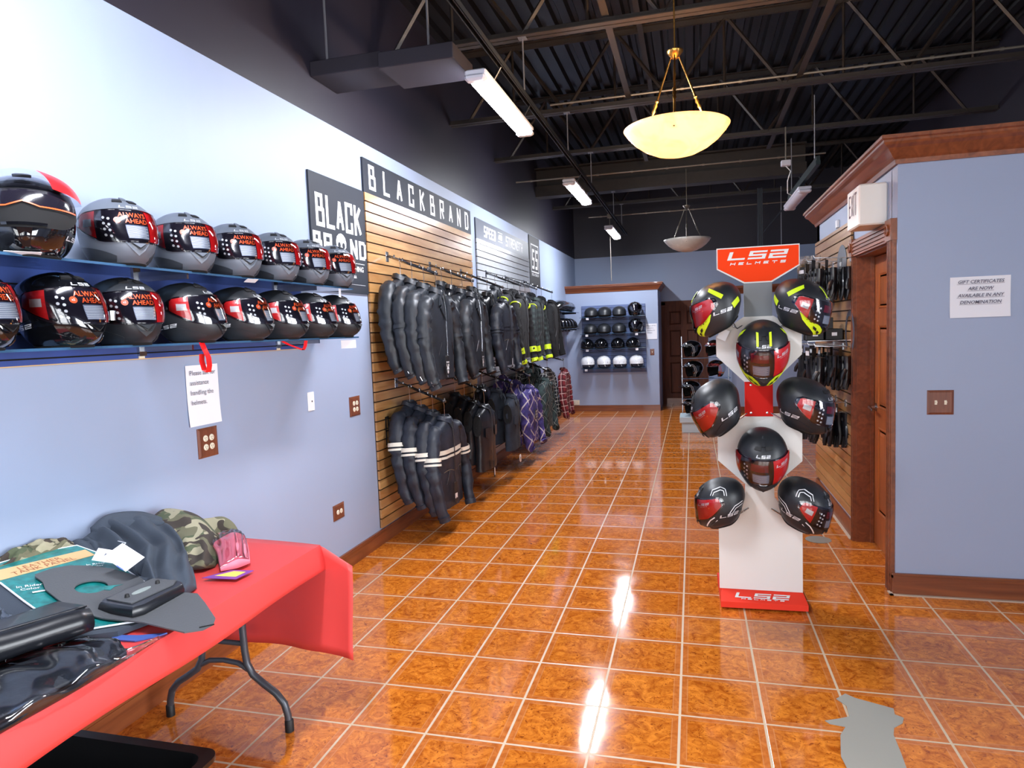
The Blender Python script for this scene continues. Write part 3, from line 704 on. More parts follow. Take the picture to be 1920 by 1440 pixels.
    if kind=='neon':
        def CR(u,z,off=.0014): w=prof_at(z)[2]; return Hp(math.asin(max(-1,min(1,u/w))),z,off)
        for s in(-1,1):
            b=MB(); zz=[.206+.0062*k for k in range(7)]
            b.loft([[CR(s*.030-.0055,z,.0065),CR(s*.030+.0055,z,.0065)] for z in zz],False,0,closed=False); P.append(('crown_stripe',b,[M['neon']],False))
            b=MB(); put(b,HF(s*Rd(104),.185,.0014,s*.55),rect(-.013,.013,-.035,.045,4,8)); P.append(('rear_band',b,[M['neon']],False))
            b=MB(); put(b,HF(s*Rd(140),.095,.0014,s*.35),rect(-.034,.03,-.018,.018,8,4)); P.append(('side_flash',b,[M['neon']],False))
            b=MB(); F=HF(0,.05,.0032)
            top=[(.020,-.022),(.036,.004),(.058,.020),(.085,.032),(.115,.044),(.150,.052)]
            bot=[(.030,-.046),(.054,-.032),(.080,-.016),(.105,.0),(.130,.020),(.150,.049)]
            for i in range(5):
                for j in range(2):
                    lf=lambda p,q,t:(p[0]+(q[0]-p[0])*t,p[1]+(q[1]-p[1])*t)
                    q=[lf(top[i],top[i+1],j/2),lf(top[i],top[i+1],(j+1)/2),lf(bot[i],bot[i+1],(j+1)/2),lf(bot[i],bot[i+1],j/2)]
                    put(b,F,[[(p[0]*s,p[1]) for p in q]],0)
            F2=HF(0,.05,.0042)
            for cx,cy in((.045,-.020),(.070,-.004)):
                put(b,F2,[[((cx-.012)*s,cy-.010),((cx-.005)*s,cy+.006),((cx+.013)*s,cy+.014),((cx+.008)*s,cy-.001)]],1)
            P.append(('chin_flash',b,[M['neon'],M['black_plain']],False))
    if kind=='white':
        b=MB()
        def line(ac,z,pts,t=.0042):
            F=HF(ac,z,.0016)
            for a_,b_ in zip(pts,pts[1:]):
                dx,dy=b_[0]-a_[0],b_[1]-a_[1]; L=math.hypot(dx,dy); nx,ny=-dy/L*t/2,dx/L*t/2
                n=max(1,int(L/.012))
                for k in range(n):
                    p=(a_[0]+dx*k/n,a_[1]+dy*k/n); q=(a_[0]+dx*(k+1)/n,a_[1]+dy*(k+1)/n)
                    put(b,F,[[(p[0]+nx,p[1]+ny),(p[0]-nx,p[1]-ny),(q[0]-nx,q[1]-ny),(q[0]+nx,q[1]+ny)]])
        for s in(-1,1):
            S_=lambda pts:[(p[0]*s,p[1]) for p in pts]
            line(s*Rd(95),.2,S_([(-.06,.0),(-.035,.022),(.03,.022),(.045,.005),(.03,-.03)]))
            line(s*Rd(95),.2,S_([(-.045,-.004),(-.028,.010),(.018,.010),(.03,.0),(.02,-.024)]))
            line(s*Rd(90),.085,S_([(.15,.012),(.075,.012),(.03,-.012),(.0,-.045)]),.0048)
            line(s*Rd(90),.085,S_([(.15,-.004),(.08,-.004),(.04,-.026),(.02,-.05)]),.004)
            line(s*Rd(45),.06,S_([(.05,.016),(.02,.004),(-.03,-.034)]),.006)
            line(s*Rd(45),.045,S_([(.055,.010),(.03,-.006),(.035,-.022)]),.004)
            line(s*Rd(12),.225,S_([(0,.02),(0,-.022)]),.005)
        P.append(('stripe_print',b,[M['white_gloss']],False))
    return P
def make_helmet(kind,label,loc,rot,group,scale=None,name='motorcycle_helmet'):
    t=thing(name,label,'helmet',loc,rot,group,scale)
    for pn,b,ms,sm in helmet_meshes(kind): mk(pn,b,ms,t,sm)
    return t
PROTO={}
def helmet(kind,label,loc,rot,group,scale=None):
    if kind not in PROTO: PROTO[kind]=make_helmet(kind,label,loc,rot,group,scale); return PROTO[kind]
    return dup(PROTO[kind],loc,rot,label,group,scale or (1,1,1))

# ---- glass wall shelves on the left
ZS1,ZS2=1.905,1.605
b=MB(); b.box(XL,XL+.018,.3,3.76,1.545,1.905)
for k in range(4): b.box(XL+.018,XL+.0195,.3,3.76,1.545+.02+k*.09,1.545+.026+k*.09,1)
tag(mk('backing_panel',b,[M['bluepanel'],M['liner']]),'blue slatted backing board on the wall behind the two glass helmet shelves','panel')
b=MB(); b.box(XL,XL+.019,.3,3.76,1.541,1.545); st(mk('trim_5',b,M['tan']))
for z,lb in((ZS1,'upper'),(ZS2,'lower')):
    t=thing('glass_shelf','%s long glass shelf on the left wall carrying helmets'%lb,'shelf',(XL+.02,2.1,z))
    ye=1.82 if lb=='lower' else 1.78
    b=MB(); b.box(0,.29,-1.9,ye,-.009,0); mk('pane',b,M['glass'],t)
    b=MB(); b.box(.29,.2905,-1.9,ye,-.009,0); b.box(0,.29,ye,ye+.0005,-.009,0); mk('pane_edge',b,M['glassedge'],t)
    for y in(-.95,.36,1.38):
        b=MB(); b.box(0,.27,y-.006,y+.006,-.03,-.009); b.box(-.002,.012,y-.02,y+.02,-.05,.0); mk('bracket',b,M['steel'],t)
        b=MB(); b.box(.0,.004,y-.016,y+.016,-.06,.012); mk('clip',b,M['ivory'],t)
G1='grey full-face helmets on the upper glass shelf'
def face(x,y,extra):     # heading so that the helmet looks towards the aisle, turned 'extra' degrees to the photo's right
    return math.atan2(-y,-x)+Rd(extra)+pi/2
for i,(x,y,e) in enumerate(((-2.13,2.18,24),(-2.13,2.53,24),(-2.13,2.86,25),(-2.13,3.19,26),(-2.13,3.5,27),(-2.13,3.80,28))):
    lb=('matte grey full-face helmet with printed visor film beside the big open black helmet','second grey full-face helmet from the left on the upper shelf','third grey full-face helmet from the left on the upper shelf','fourth grey full-face helmet from the left on the upper shelf','grey full-face helmet second from the right end of the upper shelf','grey full-face helmet at the right end of the upper shelf beside the skull sign')[i]
    helmet('grey',lb,(x,y,ZS1+ZM+.006),(0,0,face(x,y,e)),G1)
G2='black full-face helmets on the lower glass shelf'
for i,(k,x,y,e,lb) in enumerate((('gloss',-2.13,1.57,42,'gloss black helmet cut off by the left edge of the photo on the lower shelf'),('gloss',-2.13,1.90,40,'gloss black helmet with printed visor, turned sideways under the open black helmet'),
  ('matte',-2.13,2.18,25,'matte black helmet facing forward on the lower shelf above the paper notice'),('matte',-2.13,2.52,60,'matte black helmet turned right, just after the forward-facing one on the lower shelf'),
  ('matte',-2.13,2.87,62,'matte black helmet in the middle of the turned row on the lower shelf'),('matte',-2.13,3.19,60,'matte black helmet third from the right end of the lower shelf'),
  ('matte',-2.13,3.49,62,'matte black helmet second from the right end of the lower shelf'),('matte',-2.13,3.79,62,'matte black helmet at the right end of the lower shelf'))):
    helmet(k,lb,(x,y,ZS2+ZM+.006),(0,0,face(x,y,e)),G2)
# big modular helmet with raised visor
t=thing('modular_helmet','large gloss black helmet with raised visor and red-rimmed inner shade at far left','helmet',(-2.12,1.80,ZS1+ZM+.006),(0,0,face(-2.12,1.8,-2)),None,(1.08,1.08,1.05))
b=MB(); hshell(b); mk('shell',b,M['black_gloss'],t,'all')
b=MB(); hpatch(b,-A75,A75,lambda s:VLO(s)-.002,VHI,.002); mk('eye_port',b,M['liner'],t,True)
b=MB(); hpatch(b,-Rd(70),Rd(70),lambda s:.138+.012*max(0,1-abs(s)*4)-.004*abs(s),lambda s:.186,.006); mk('sun_shade',b,M['visordark'],t,True)
b=MB(); hpatch(b,-Rd(70),Rd(70),lambda s:.134+.014*max(0,1-abs(s)*4)-.004*abs(s),lambda s:.138+.014*max(0,1-abs(s)*4)-.004*abs(s),.0075,0,40,1,False); mk('shade_rim',b,M['orange'],t)
b=MB(); hpatch(b,-Rd(80),Rd(80),lambda s:.190-.03*abs(s)**2,lambda s:.246-.035*abs(s)**2,.022,0,30,6); mk('raised_visor',b,M['visor'],t,True)
b=MB(); hpatch(b,Rd(32),Rd(80),lambda s:.184-.02*(1+s)/2,lambda s:.244-.03*(1+s)/2,.0235,0,12,5,False); mk('visor_sticker',b,M['red'],t,True)
b=MB(); b.prism([(-.02,.02),(.02,.02),(.012,-.03),(-.012,-.03)],0,.006,0,lambda u,v,w:HF(0,.05,.001+w)(u,v)); hpatch(b,-Rd(26),Rd(26),.078,.086,.006,0,8,2); mk('chin_vent',b,M['black_gloss'],t)
b=MB(); hpatch(b,-Rd(24),Rd(24),.243,.25,.005,0,8,2); mk('crown_vent',b,M['black_plain'],t)
b=MB(); put(b,HF(Rd(74),.055,.002),LS2(.014)); mk('logo_print',b,M['silver'],t)
b=MB(); r0=[Hp(2*pi*i/40,.0,.001) for i in range(40)]; b.loft([r0,[Vector((p.x*.97,p.y*.97,p.z-.006)) for p in r0]],True); mk('lining',b,M['liner'],t)
# price tags on the shelves and dangling strap tags
def ptag(loc,rot,w,h,label,cat='tag',m='paper'):
    b=MB(); b.bbox(-w/2,w/2,-.0006,.0006,-h/2,h/2,.0003); return tag(mk('price_tag',b,M[m],None,False,loc,rot),label,cat)
ptag((-2.03,1.70,ZS1-.0),(Rd(75),0,Rd(60)),.10,.03,'white price tag sticking out from under the big open black helmet')
ptag((-2.045,2.87,ZS1-.014),(Rd(60),0,Rd(80)),.07,.03,'white price tag on the upper shelf edge below the third grey helmet')
ptag((-2.045,3.72,ZS1-.03),(0,Rd(4),Rd(90)),.026,.06,'small white tag hanging from the upper shelf edge near its right end')
ptag((-2.045,2.08,ZS2+.11),(0,0,Rd(80)),.085,.035,'white tag between the gloss black and the matte black helmet on the lower shelf')
ptag((-2.06,3.82,ZS2-.045),(0,0,Rd(70)),.12,.05,'white tag hanging below the right end of the lower shelf')
ptag((-2.2,3.93,ZS2+.07),(0,0,Rd(85)),.05,.13,'white card behind the last matte black helmet on the lower shelf')
def strap(loc,label,pts):
    b=MB(); rings=[]
    for i,(x,y,z) in enumerate(pts): rings.append([(x,y-.016,z),(x,y+.016,z),(x+.0012,y+.016,z),(x+.0012,y-.016,z)])
    b.loft(rings,True); return tag(mk('strap_tag',b,[M['red'],M['paper']],None,True,loc),label,'tag')
strap((-2.04,2.49,ZS2-.02),'red and white loop tag dangling under the lower glass shelf over the paper notice',[(0,0,.02),(.012,.0,-.01),(.026,.004,-.045),(.022,.012,-.08),(.008,.02,-.11),(-.012,.02,-.10),(-.016,.012,-.06),(-.006,.004,-.03)])
strap((-2.05,3.1,ZS2-.012),'red and white loop tag lying out over the lower shelf edge near the right',[(0,-.02,.01),(.016,.03,-.016),(.02,.10,-.035),(.02,.16,-.05),(.02,.18,-.03),(.015,.2,.0)])

# ------------------------------------------------------------------ STAND
SX=.347; SY=3.98
t=thing('helmet_display_stand','tall white and red floor stand with wings holding eight helmets','display stand',(SX,SY,0))
YS=lambda x: .0
def board(name,poly,m,mirror=True,d0=-.010,d1=.010,ridge=0,t=t):
    pts=poly+([(-x,z) for x,z in reversed(poly)] if mirror else [])
    b=MB(); b.prism(pts,d0,d1,0,lambda u,v,w:(u,w+abs(u)*ridge,v)); return mk(name,b,m,t)
# base
b=MB(); b.loft([[(-.219,-.10,.012),(.240,-.085,.012),(.232,.36,.012),(-.225,.36,.012)],[(-.219,-.10,.045),(.240,-.085,.045),(.232,.36,.045),(-.225,.36,.045)],[(-.212,.0,.09),(.222,.0,.09),(.222,.1,.075),(-.212,.1,.075)]],True); base_=mk('base',b,M['basered'],t)
b=MB(); F=lambda u,v:(u+.005,-.052+v,.0685+v*.45+.0012)
put(b,F,strokes('LS2',.034,.085,.014,.016,.35,thv=.007)); put(b,lambda u,v:F(u,v-.024),strokes('HELMETS',.008,.022,.012,.0028,.35)); mk('lettering',b,M['standwhite'],base_)
board('lower_panel',[(-.222,.088),(-.222,.435),(-.078,.625),(-.075,.70)],M['standwhite'])
board('lower_wing',[(-.077,.702),(-.222,.831),(-.222,.984),(-.077,1.081)],M['standwhite'],ridge=.12,d0=-.04,d1=-.03)
board('red_band',[(-.073,1.075),(-.073,1.282)],M['signred'],d0=-.014,d1=.012)
board('upper_wing',[(-.077,1.275),(-.222,1.418),(-.222,1.532),(-.077,1.632)],M['standwhite'],ridge=.12,d0=-.04,d1=-.03)
board('neck_panel',[(-.073,1.62),(-.073,1.825)],M['standgrey'],d0=-.012,d1=.010)
b=MB()
for s in(-1,1):
    for z in(1.10,1.255): b.lathe([(0,-.004),(.006,-.003),(.007,0)],10,0,(s*.042,-.014,z),'y')
mk('screw',b,M['steel'],t)
hd=board('header_edge',[(-.073,1.815),(-.213,1.897),(-.213,2.012)],M['standwhite'],d0=-.014,d1=.012)
b=MB(); pts=[(-.068,1.822),(-.208,1.902),(-.208,2.006)]; pts+=[(-x,z) for x,z in reversed(pts)]; b.prism(pts,-.018,-.014,0,lambda u,v,w:(u,w,v)); h2=mk('header_board',b,M['signorange'],t)
b=MB(); F=lambda u,v:(u,-.0192,1.965+v); put(b,F,strokes('LS2',.044,.090,.016,.019,.35,thv=.0095)); put(b,lambda u,v:F(u,v-.042),strokes('HELMETS',.014,.026,.017,.004,.35)); mk('lettering',b,M['standwhite'],h2)
b=MB()
for z in(1.60,1.10,.56):
    for s in(-1,1):
        b.tube([(s*.06,-.01,z),(s*.11,-.03,z-.03),(s*.19,-.06,z+.02),(s*.2,-.09,z+.06)],.004,6); b.tube([(s*.2,-.09,z+.06),(s*.16,-.12,z+.05),(s*.12,-.05,z-.02)],.003,6)
for z in(1.42,.87): b.tube([(-.03,-.03,z),(-.03,-.10,z+.03),(.03,-.10,z+.03),(.03,-.03,z)],.004,6)
mk('helmet_hooks',b,M['steel'],t)
def SR(yaw,pitch,roll=0):
    m=Matrix.Rotation(Rd(yaw),4,'Z')@Matrix.Rotation(Rd(roll),4,'Y')@Matrix.Rotation(Rd(pitch),4,'X'); return m.to_euler()
GS='helmets hung on the display stand'
helmet('neon','black helmet with neon yellow flashes, top left of the display stand, facing left',(.125,3.87,1.685),SR(-92,27),GS,(1,.92,.98))
helmet('neon','black helmet with neon yellow flashes, top right of the display stand, facing right',(.555,3.87,1.68),SR(66,28),GS,(1.04,.98,.97))
helmet('neon','black helmet with neon yellow flashes facing forward on the upper white wing',(.352,3.80,1.45),SR(-2,34),GS,(1,1,1.16))
helmet('plain','plain matte black helmet facing left beside the red band of the display stand',(.118,3.86,1.150),SR(-84,44),GS,(1,.95,1.0))
helmet('plain','plain matte black helmet facing right beside the red band of the display stand',(.566,3.86,1.160),SR(64,26),GS,(1.05,1.0,.98))
helmet('plain','plain matte black helmet facing forward on the lower white wing',(.345,3.80,.885),SR(-2,32),GS,(1,1,1.08))
helmet('white','black helmet with white line graphics, bottom left of the display stand',(.130,3.87,.620),SR(-86,22),GS,(1,.92,.94))
helmet('white','black helmet with white line graphics, bottom right of the display stand',(.562,3.87,.620),SR(70,32),GS,(1.05,.98,.94))
for (x,y,z),lb in (((.16,3.9,1.54),'clear plastic price tag hanging under the top left stand helmet'),((.60,3.93,.50),'clear plastic price tag hanging under the bottom right stand helmet')):
    ptag((x,y,z),(0,Rd(25),Rd(8)),.05,.06,lb)
# second stand seen behind, at right
t=thing('helmet_display_stand','second white display stand with red base half hidden behind the first','display stand',(1.0,8.6,0))
b=MB(); b.box(-.2,.04,-.02,.02,.15,.5); mk('lower_panel',b,M['standwhite'],t)
b=MB(); b.box(-.2,.06,-.15,.2,.0,.14); mk('base',b,M['signred'],t)
# ------------------------------------------------------------------ SLATWALLS AND SIGNS
def slatwall(name,x,sgn,y0,y1,z0,z1,m,label,p=.0752):
    """boards with real grooves; sgn=+1 faces +x"""
    t=thing(name,label,'wall panel',(x,(y0+y1)/2,z0)); h=(y1-y0)/2; H=z1-z0
    b=MB(); a,c=sorted((0,sgn*.006)); b.box(a,c,-h,h,0,H); mk('backing',b,M['groove'],t)
    b=MB(); z=0
    while z<H-.01:
        e=min(z+p-.010,H); a,c=sorted((sgn*.0065,sgn*.021)); b.box(a,c,-h,h,z,e); z+=p
    mk('slats',b,m,t); return t
slatwall('slatwall_panel',XL,1,4.69,7.21,.13,2.67,M['slat'],'honey maple slatwall panel on the left wall behind the leather jackets')
slatwall('slatwall_panel',XL,1,7.40,9.95,.13,2.655,M['slatpale'],'pale slatwall panel on the left wall behind the textile jackets')
slatwall('slatwall_panel',BX,-1,5.325,6.79,.16,2.29,M['slat'],'maple slatwall panel beside the right door, hung with gloves')
def wallsign(name,y0,y1,z0,z1,label,mats,draw,thick=.008,x=XL,off=0):
    t=thing(name,label,'sign',(x+off,(y0+y1)/2,(z0+z1)/2)); w=(y1-y0)/2; h=(z1-z0)/2
    b=MB(); b.box(.0,thick,-w,w,-h,h); mk('board',b,mats[0],t)
    b=MB(); draw(b,lambda u,v,o=0:(thick+.0012+o,u,v)); mk('lettering',b,mats[1:],t); return t
sb=mat('sign_charcoal',(42,46,55),.6,spec=.3); sw=mat('sign_white',(236,238,240),.5)
def skull(b,F,cx,cy,r,mi=0,me=1):
    P=[(-.62,-.75),(-.62,-.35),(-.95,-.1),(-1,.4),(-.8,.85),(-.4,1.12),(0,1.2),(.4,1.12),(.8,.85),(1,.4),(.95,-.1),(.62,-.35),(.62,-.75),(.5,-1.15),(.2,-1.3),(-.2,-1.3),(-.5,-1.15)]
    put(b,lambda u,v:F(u,v),[[(cx+p[0]*r,cy+p[1]*r) for p in P]],mi)
    for s in(-1,1): put(b,lambda u,v:F(u,v,.0008),[disc(cx+s*.42*r,cy+.02*r,.28*r,10,.3*r)],me)
    put(b,lambda u,v:F(u,v,.0008),[[(cx,cy-.25*r),(cx-.13*r,cy-.52*r),(cx+.13*r,cy-.52*r)]],me)
    for k in(-.3,-.1,.1,.3): put(b,lambda u,v:F(u,v,.0008),rect(cx+k*r-.02*r,cx+k*r+.02*r,cy-1.1*r,cy-.8*r),me)
def bbsign(b,F):
    q=strokes('BLACK',.215,.108,.022,.031,0,1,True,.028)
    put(b,lambda u,v:F(u,v+.145),q)
    put(b,lambda u,v:F(u-.245,v-.065),strokes('BR',.135,.108,.022,.031,0,1,True,.024)); put(b,lambda u,v:F(u+.245,v-.065),strokes('ND',.135,.108,.022,.031,0,1,True,.024))
    skull(b,F,0,-.06,.07)
    put(b,F,rect(-.33,.33,-.166,-.162))
    putt(b,lambda u,v:F(u,v-.205),ftext('MOTORCYCLE CLOTHING',.052,.02)); putt(b,lambda u,v:F(u,v-.262),ftext('LOS ANGELES, CALIFORNIA',.032,.01))
    put(b,F,rect(-.33,.33,-.318,-.316))
wallsign('wall_sign',3.93,4.685,1.915,2.672,'large charcoal square sign with white block letters and a skull',[sb,sw,sb],bbsign,.014,XL,.0)
def banner1(b,F):
    for i,ch in enumerate('BLACKBRAND'): put(b,lambda u,v,i=i:F(u-1.12+i*.249,v),strokes(ch,.185,.115,.02,.031,0,1,True,.026))
wallsign('wall_sign',4.69,7.22,2.672,2.925,'long charcoal banner of spaced white letters above the maple slatwall',[sb,sw],banner1,.016,XL,.0)
def banner2(b,F):
    put(b,lambda u,v:F(u-.72,v),strokes('SPEED',.13,.082,.022,.022,.12)); put(b,lambda u,v:F(u-.27,v+.01),strokes('AND',.07,.05,.01,.014,.1)); put(b,F,rect(-.37,-.17,-.05,-.042)); put(b,F,rect(-.37,-.17,.062,.07))
    put(b,lambda u,v:F(u+.45,v),strokes('STRENGTH',.13,.092,.024,.020,.12))
wallsign('wall_sign',7.40,9.95,2.655,2.89,'charcoal banner with slanted white lettering above the pale slatwall',[mat('banner_grey',(80,86,98),.45,coat=.0),sw],banner2,.016,XL,.0)
def banner3(b,F):
    for x in(-.11,.11): put(b,lambda u,v,x=x:F(u+x,v+.03),strokes('S',.30,.15,.02,.045,.1))
    for r_ in(rect(-.26,.26,.235,.255),rect(-.26,.26,-.175,-.155),rect(-.26,-.24,-.175,.255),rect(.24,.26,-.175,.255)): put(b,F,r_)
    putt(b,lambda u,v:F(u,v-.21),ftext('SPEED & STRENGTH',.055,.01))
wallsign('wall_sign',10.02,10.72,2.28,3.03,'tall black square sign with a white boxed double S',[M['black_plain'],sw],banner3,.012,XL)
# paper notices
def notice(name,loc,rot,w,h,lines,size,label,bold=0,shear=0,align='LEFT',under=False):
    t=thing(name,label,'notice',loc,rot)
    b=MB(); b.grid(lambda s,q:((s-.5)*w,-.003-.006*((q-.5)*2)**2*(1 if q<.5 else .2),(q-.5)*h),4,10); mk('sheet',b,M['paper'],t,True)
    b=MB(); n=len(lines)
    for i,l in enumerate(lines):
        v0=h*.5-h*.13-i*size*1.45*1.0; tx=ftext(l,size,bold,align,shear)
        putt(b,lambda u,v:(u+(-w*.42 if align=='LEFT' else 0),-.0105,v+v0),tx)
        if under: W=max(p[0] for p in tx[0]); put(b,lambda u,v:(u,-.0105,v+v0),rect(-W,W,-size*.5,-size*.45))
    mk('printed_text',b,M['ink'],t); return t
notice('paper_notice',(XL+.002,2.85,1.347),(0,0,pi/2),.228,.297,['Please ask for','assistance','handling the','helmets.'],.033,'tilted white paper notice asking for assistance, under the lower glass shelf')
notice('paper_notice',(1.515,BY-.001,1.693),(0,0,0),.29,.222,['GIFT CERTIFICATES','ARE NOW','AVAILABLE IN ANY','DENOMINATION'],.0255,'white gift certificate notice taped to the right front wall',.012,.25,'CENTER',True)
notice('paper_notice',(-.745,12.999,1.495),(0,0,0),.2,.29,['Please ask for','assistance','handling the','helmets.'],.03,'small white paper notice on the rear partition beside the black helmets')
# electrical plates
def plate(name,loc,rot,w,h,cells,label,m='brownplate',kind='outlet'):
    t=thing(name,label,'outlet' if kind=='outlet' else 'switch',loc,rot)
    b=MB(); b.loft([[(-w/2,0,-h/2),(w/2,0,-h/2),(w/2,0,h/2),(-w/2,0,h/2)],[(-w/2,-.004,-h/2),(w/2,-.004,-h/2),(w/2,-.004,h/2),(-w/2,-.004,h/2)],[(-w/2+.012,-.009,-h/2+.012),(w/2-.012,-.009,-h/2+.012),(w/2-.012,-.009,h/2-.012),(-w/2+.012,-.009,h/2-.012)]],True); mk('face_plate',b,M[m],t)
    for cx,cz in cells:
        b=MB()
        if kind=='outlet':
            b.lathe([(0,-.012),(.0150,-.012),(.0165,-.009)],16,0,(cx,0,cz),'y')
            for s in(-1,1): b.box(cx+s*.006-.001,cx+s*.006+.001,-.0125,-.0118,cz-.002,cz+.007,1)
            b.box(cx-.002,cx+.002,-.0125,-.0118,cz-.010,cz-.006,1); mk('socket',b,[M['ivory'],M['liner']],t)
        else:
            b.box(cx-.006,cx+.006,-.010,-.0088,cz-.012,cz+.012); b.box(cx-.004,cx+.004,-.022,-.009,cz-.002,cz+.007); mk('toggle',b,M['ivory'],t)
    return t
plate('wall_outlet',(XL,2.858,1.108),(0,0,pi/2),.142,.148,[(-.022,-.022),(.022,-.022),(-.022,.022),(.022,.022)],'brown burl plate with four sockets below the paper notice on the left wall')
plate('wall_outlet',(XL,4.393,1.109),(0,0,pi/2),.152,.14,[(-.022,-.022),(.022,-.022),(-.022,.022),(.022,.022)],'brown plate with four sockets on the left wall next to the maple slatwall')
plate('wall_outlet',(XL,4.085,.424),(0,0,pi/2),.145,.105,[(-.022,0),(.022,0)],'low brown plate with two sockets on the left wall beyond the red table')
plate('wall_outlet',(-2.2,13.0,.17),(0,0,0),.12,.10,[(-.025,0),(.025,0)],'ivory outlet plate low on the rear partition','ivory')
plate('wall_switch',(1.33,BY,1.115),(0,0,0),.132,.137,[(-.024,0),(.024,0)],'brown burl double switch plate on the right front wall','brownplate','switch')
plate('wall_switch',(-.74,13.0,1.11),(0,0,0),.075,.12,[(0,0)],'single brown switch plate under the notice on the rear partition','brownplate','switch')
t=thing('wall_plate','white blank wall plate with one small dark screw on the left wall','outlet',(XL,3.822,1.206),(0,0,pi/2))
b=MB(); b.bbox(-.038,.038,-.006,0,-.06,.06,.003); mk('face_plate',b,M['white'],t); b=MB(); b.lathe([(0,-.008),(.006,-.007),(.006,-.006)],10,0,(0.008,0,0),'y'); mk('screw',b,M['darksteel'],t)
for y,z in((3.86,.46),(3.87,.375)):
    pass
# exit sign
t=thing('exit_sign','white box exit sign with faded letters above the right door','sign',(1.0,4.62,2.27))
b=MB(); b.bbox(-.045,.11,-.155,.155,-.125,.115,.008); mk('sign_box',b,M['exitface'],t)
b=MB(); put(b,lambda u,v:(-.0462,-u,v+.015),strokes('EXIT',.135,.05,.014,.014)); mk('lettering',b,M['exitred'],t)
b=MB(); b.bbox(BX-1.0-.012,BX-1.0,-.08,.08,-.08,.08,.002); mk('mounting_plate',b,M['white'],t)
t=thing('wall_sensor','tiny white sensor box above the right slatwall','box',(BX,5.85,2.335)); b=MB(); b.bbox(-.02,0,-.03,.03,-.03,.03,.003); mk('box_body',b,M['white'],t)
# decals on the right slatwall
b=MB(); 
pts=[(.12*cos(2*pi*k/28),.13*sin(2*pi*k/28)) for k in range(28)]
b.prism(pts,0,.0015,0,lambda u,v,w:(BX-.0225-w,5.62+u*1.4,2.02+v)); tag(mk('wall_decal',b,M['decal_dark']),'dark oval decal at the top of the right slatwall behind the glove packs','decal')
b=MB(); ring=[]; 
for k in range(25):
    a=Rd(-50+280*k/24); ring.append([(BX-.0225,5.35+.15*cos(a),1.5+.16*sin(a)),(BX-.0225,5.35+.11*cos(a),1.5+.12*sin(a)),(BX-.024,5.35+.11*cos(a),1.5+.12*sin(a)),(BX-.024,5.35+.15*cos(a),1.5+.16*sin(a))])
b.loft(ring,True); tag(mk('wall_decal',b,M['decal_dark']),'horseshoe-shaped dark decal on the right slatwall beside the accessory boxes','decal')
# small window-like bracket on the left slatwall near striped jackets
t=thing('wall_bracket','small black metal bracket plate on the maple slatwall left of the striped jackets','bracket',(XL+.022,4.86,.86)); b=MB()
for a in((-.03,.03,.1,.112),(-.03,.03,-.11,-.098),(-.03,.03,-.005,.007),(-.03,-.018,-.11,.112),(.018,.03,-.11,.112)): b.box(0,.004,a[0],a[1],a[2],a[3])
mk('bracket_plate',b,M['liner'],t)
# ------------------------------------------------------------------ GARMENTS ON WATERFALL ARMS
def ell(w,d,z,n=28,e=.8,y0=0): return [(w*math.copysign(abs(cos(a))**e,cos(a)),y0+d*math.copysign(abs(sin(a))**e,sin(a)),z) for a in (2*pi*k/n for k in range(n))]
TOR=[(-.088,.052,.040),(-.110,.066,.046),(-.130,.110,.050),(-.150,.165,.054),(-.172,.205,.058),(-.205,.226,.062),(-.30,.235,.066),(-.42,.235,.066),(-.55,.228,.062),(-.68,.236,.060),(-.80,.246,.058)]
def lerp_t(L):
    k=L/.80; out=[]
    for z,w,d in TOR: out.append((z if z>-.25 else -.205+(z+.205)*((L-.205)/(.80-.205)),w,d))
    # refine
    r=[]
    for a,b_ in zip(out,out[1:]):
        n=max(1,int((a[0]-b_[0])/.03))
        for k in range(n): s=k/n; r.append(tuple(a[i]+(b_[i]-a[i])*s for i in range(3)))
    r.append(out[-1]); return r
def torso(L,seed,wob=.007,sx=1):
    rings=[]
    for z,w,d in lerp_t(L):
        g=ell(w*sx,d,z,32); k=min(1,max(0,(-z-.15)/.3)); R=[]
        for x,y,zz in g:
            n=noise.noise(Vector((x*9+seed,y*9,zz*5)))*wob*(.4+k)+sin(x*38+seed*3+zz*3)*.007*k+noise.noise(Vector((x*22+seed,y*20,zz*26)))*.009*min(1,k*3)
            R.append((x*(1+n),y*(1+n*3)+n*.8*(1 if y<0 else -1),zz))
        rings.append(R)
    return rings
def sleeve_path(s,L,cut=1.0,fwd=.05):
    P=[(.19,0,-.165),(.235,0,-.20),(.275,-.004,-.28),(.305,-.012,-.40),(.318,-.024,-.52),(.308,-.045,-.65),(.290,-fwd-.015,-.78),(.275,-fwd-.035,-L-.06)]
    out=[]
    for a,b_ in zip(P,P[1:]):
        for k in range(4): out.append(tuple(a[i]+(b_[i]-a[i])*k/4 for i in range(3)))
    out.append(P[-1]); n=int(len(out)*cut); out=out[:max(3,n)]
    return [(x*s,y,z) for x,y,z in out]
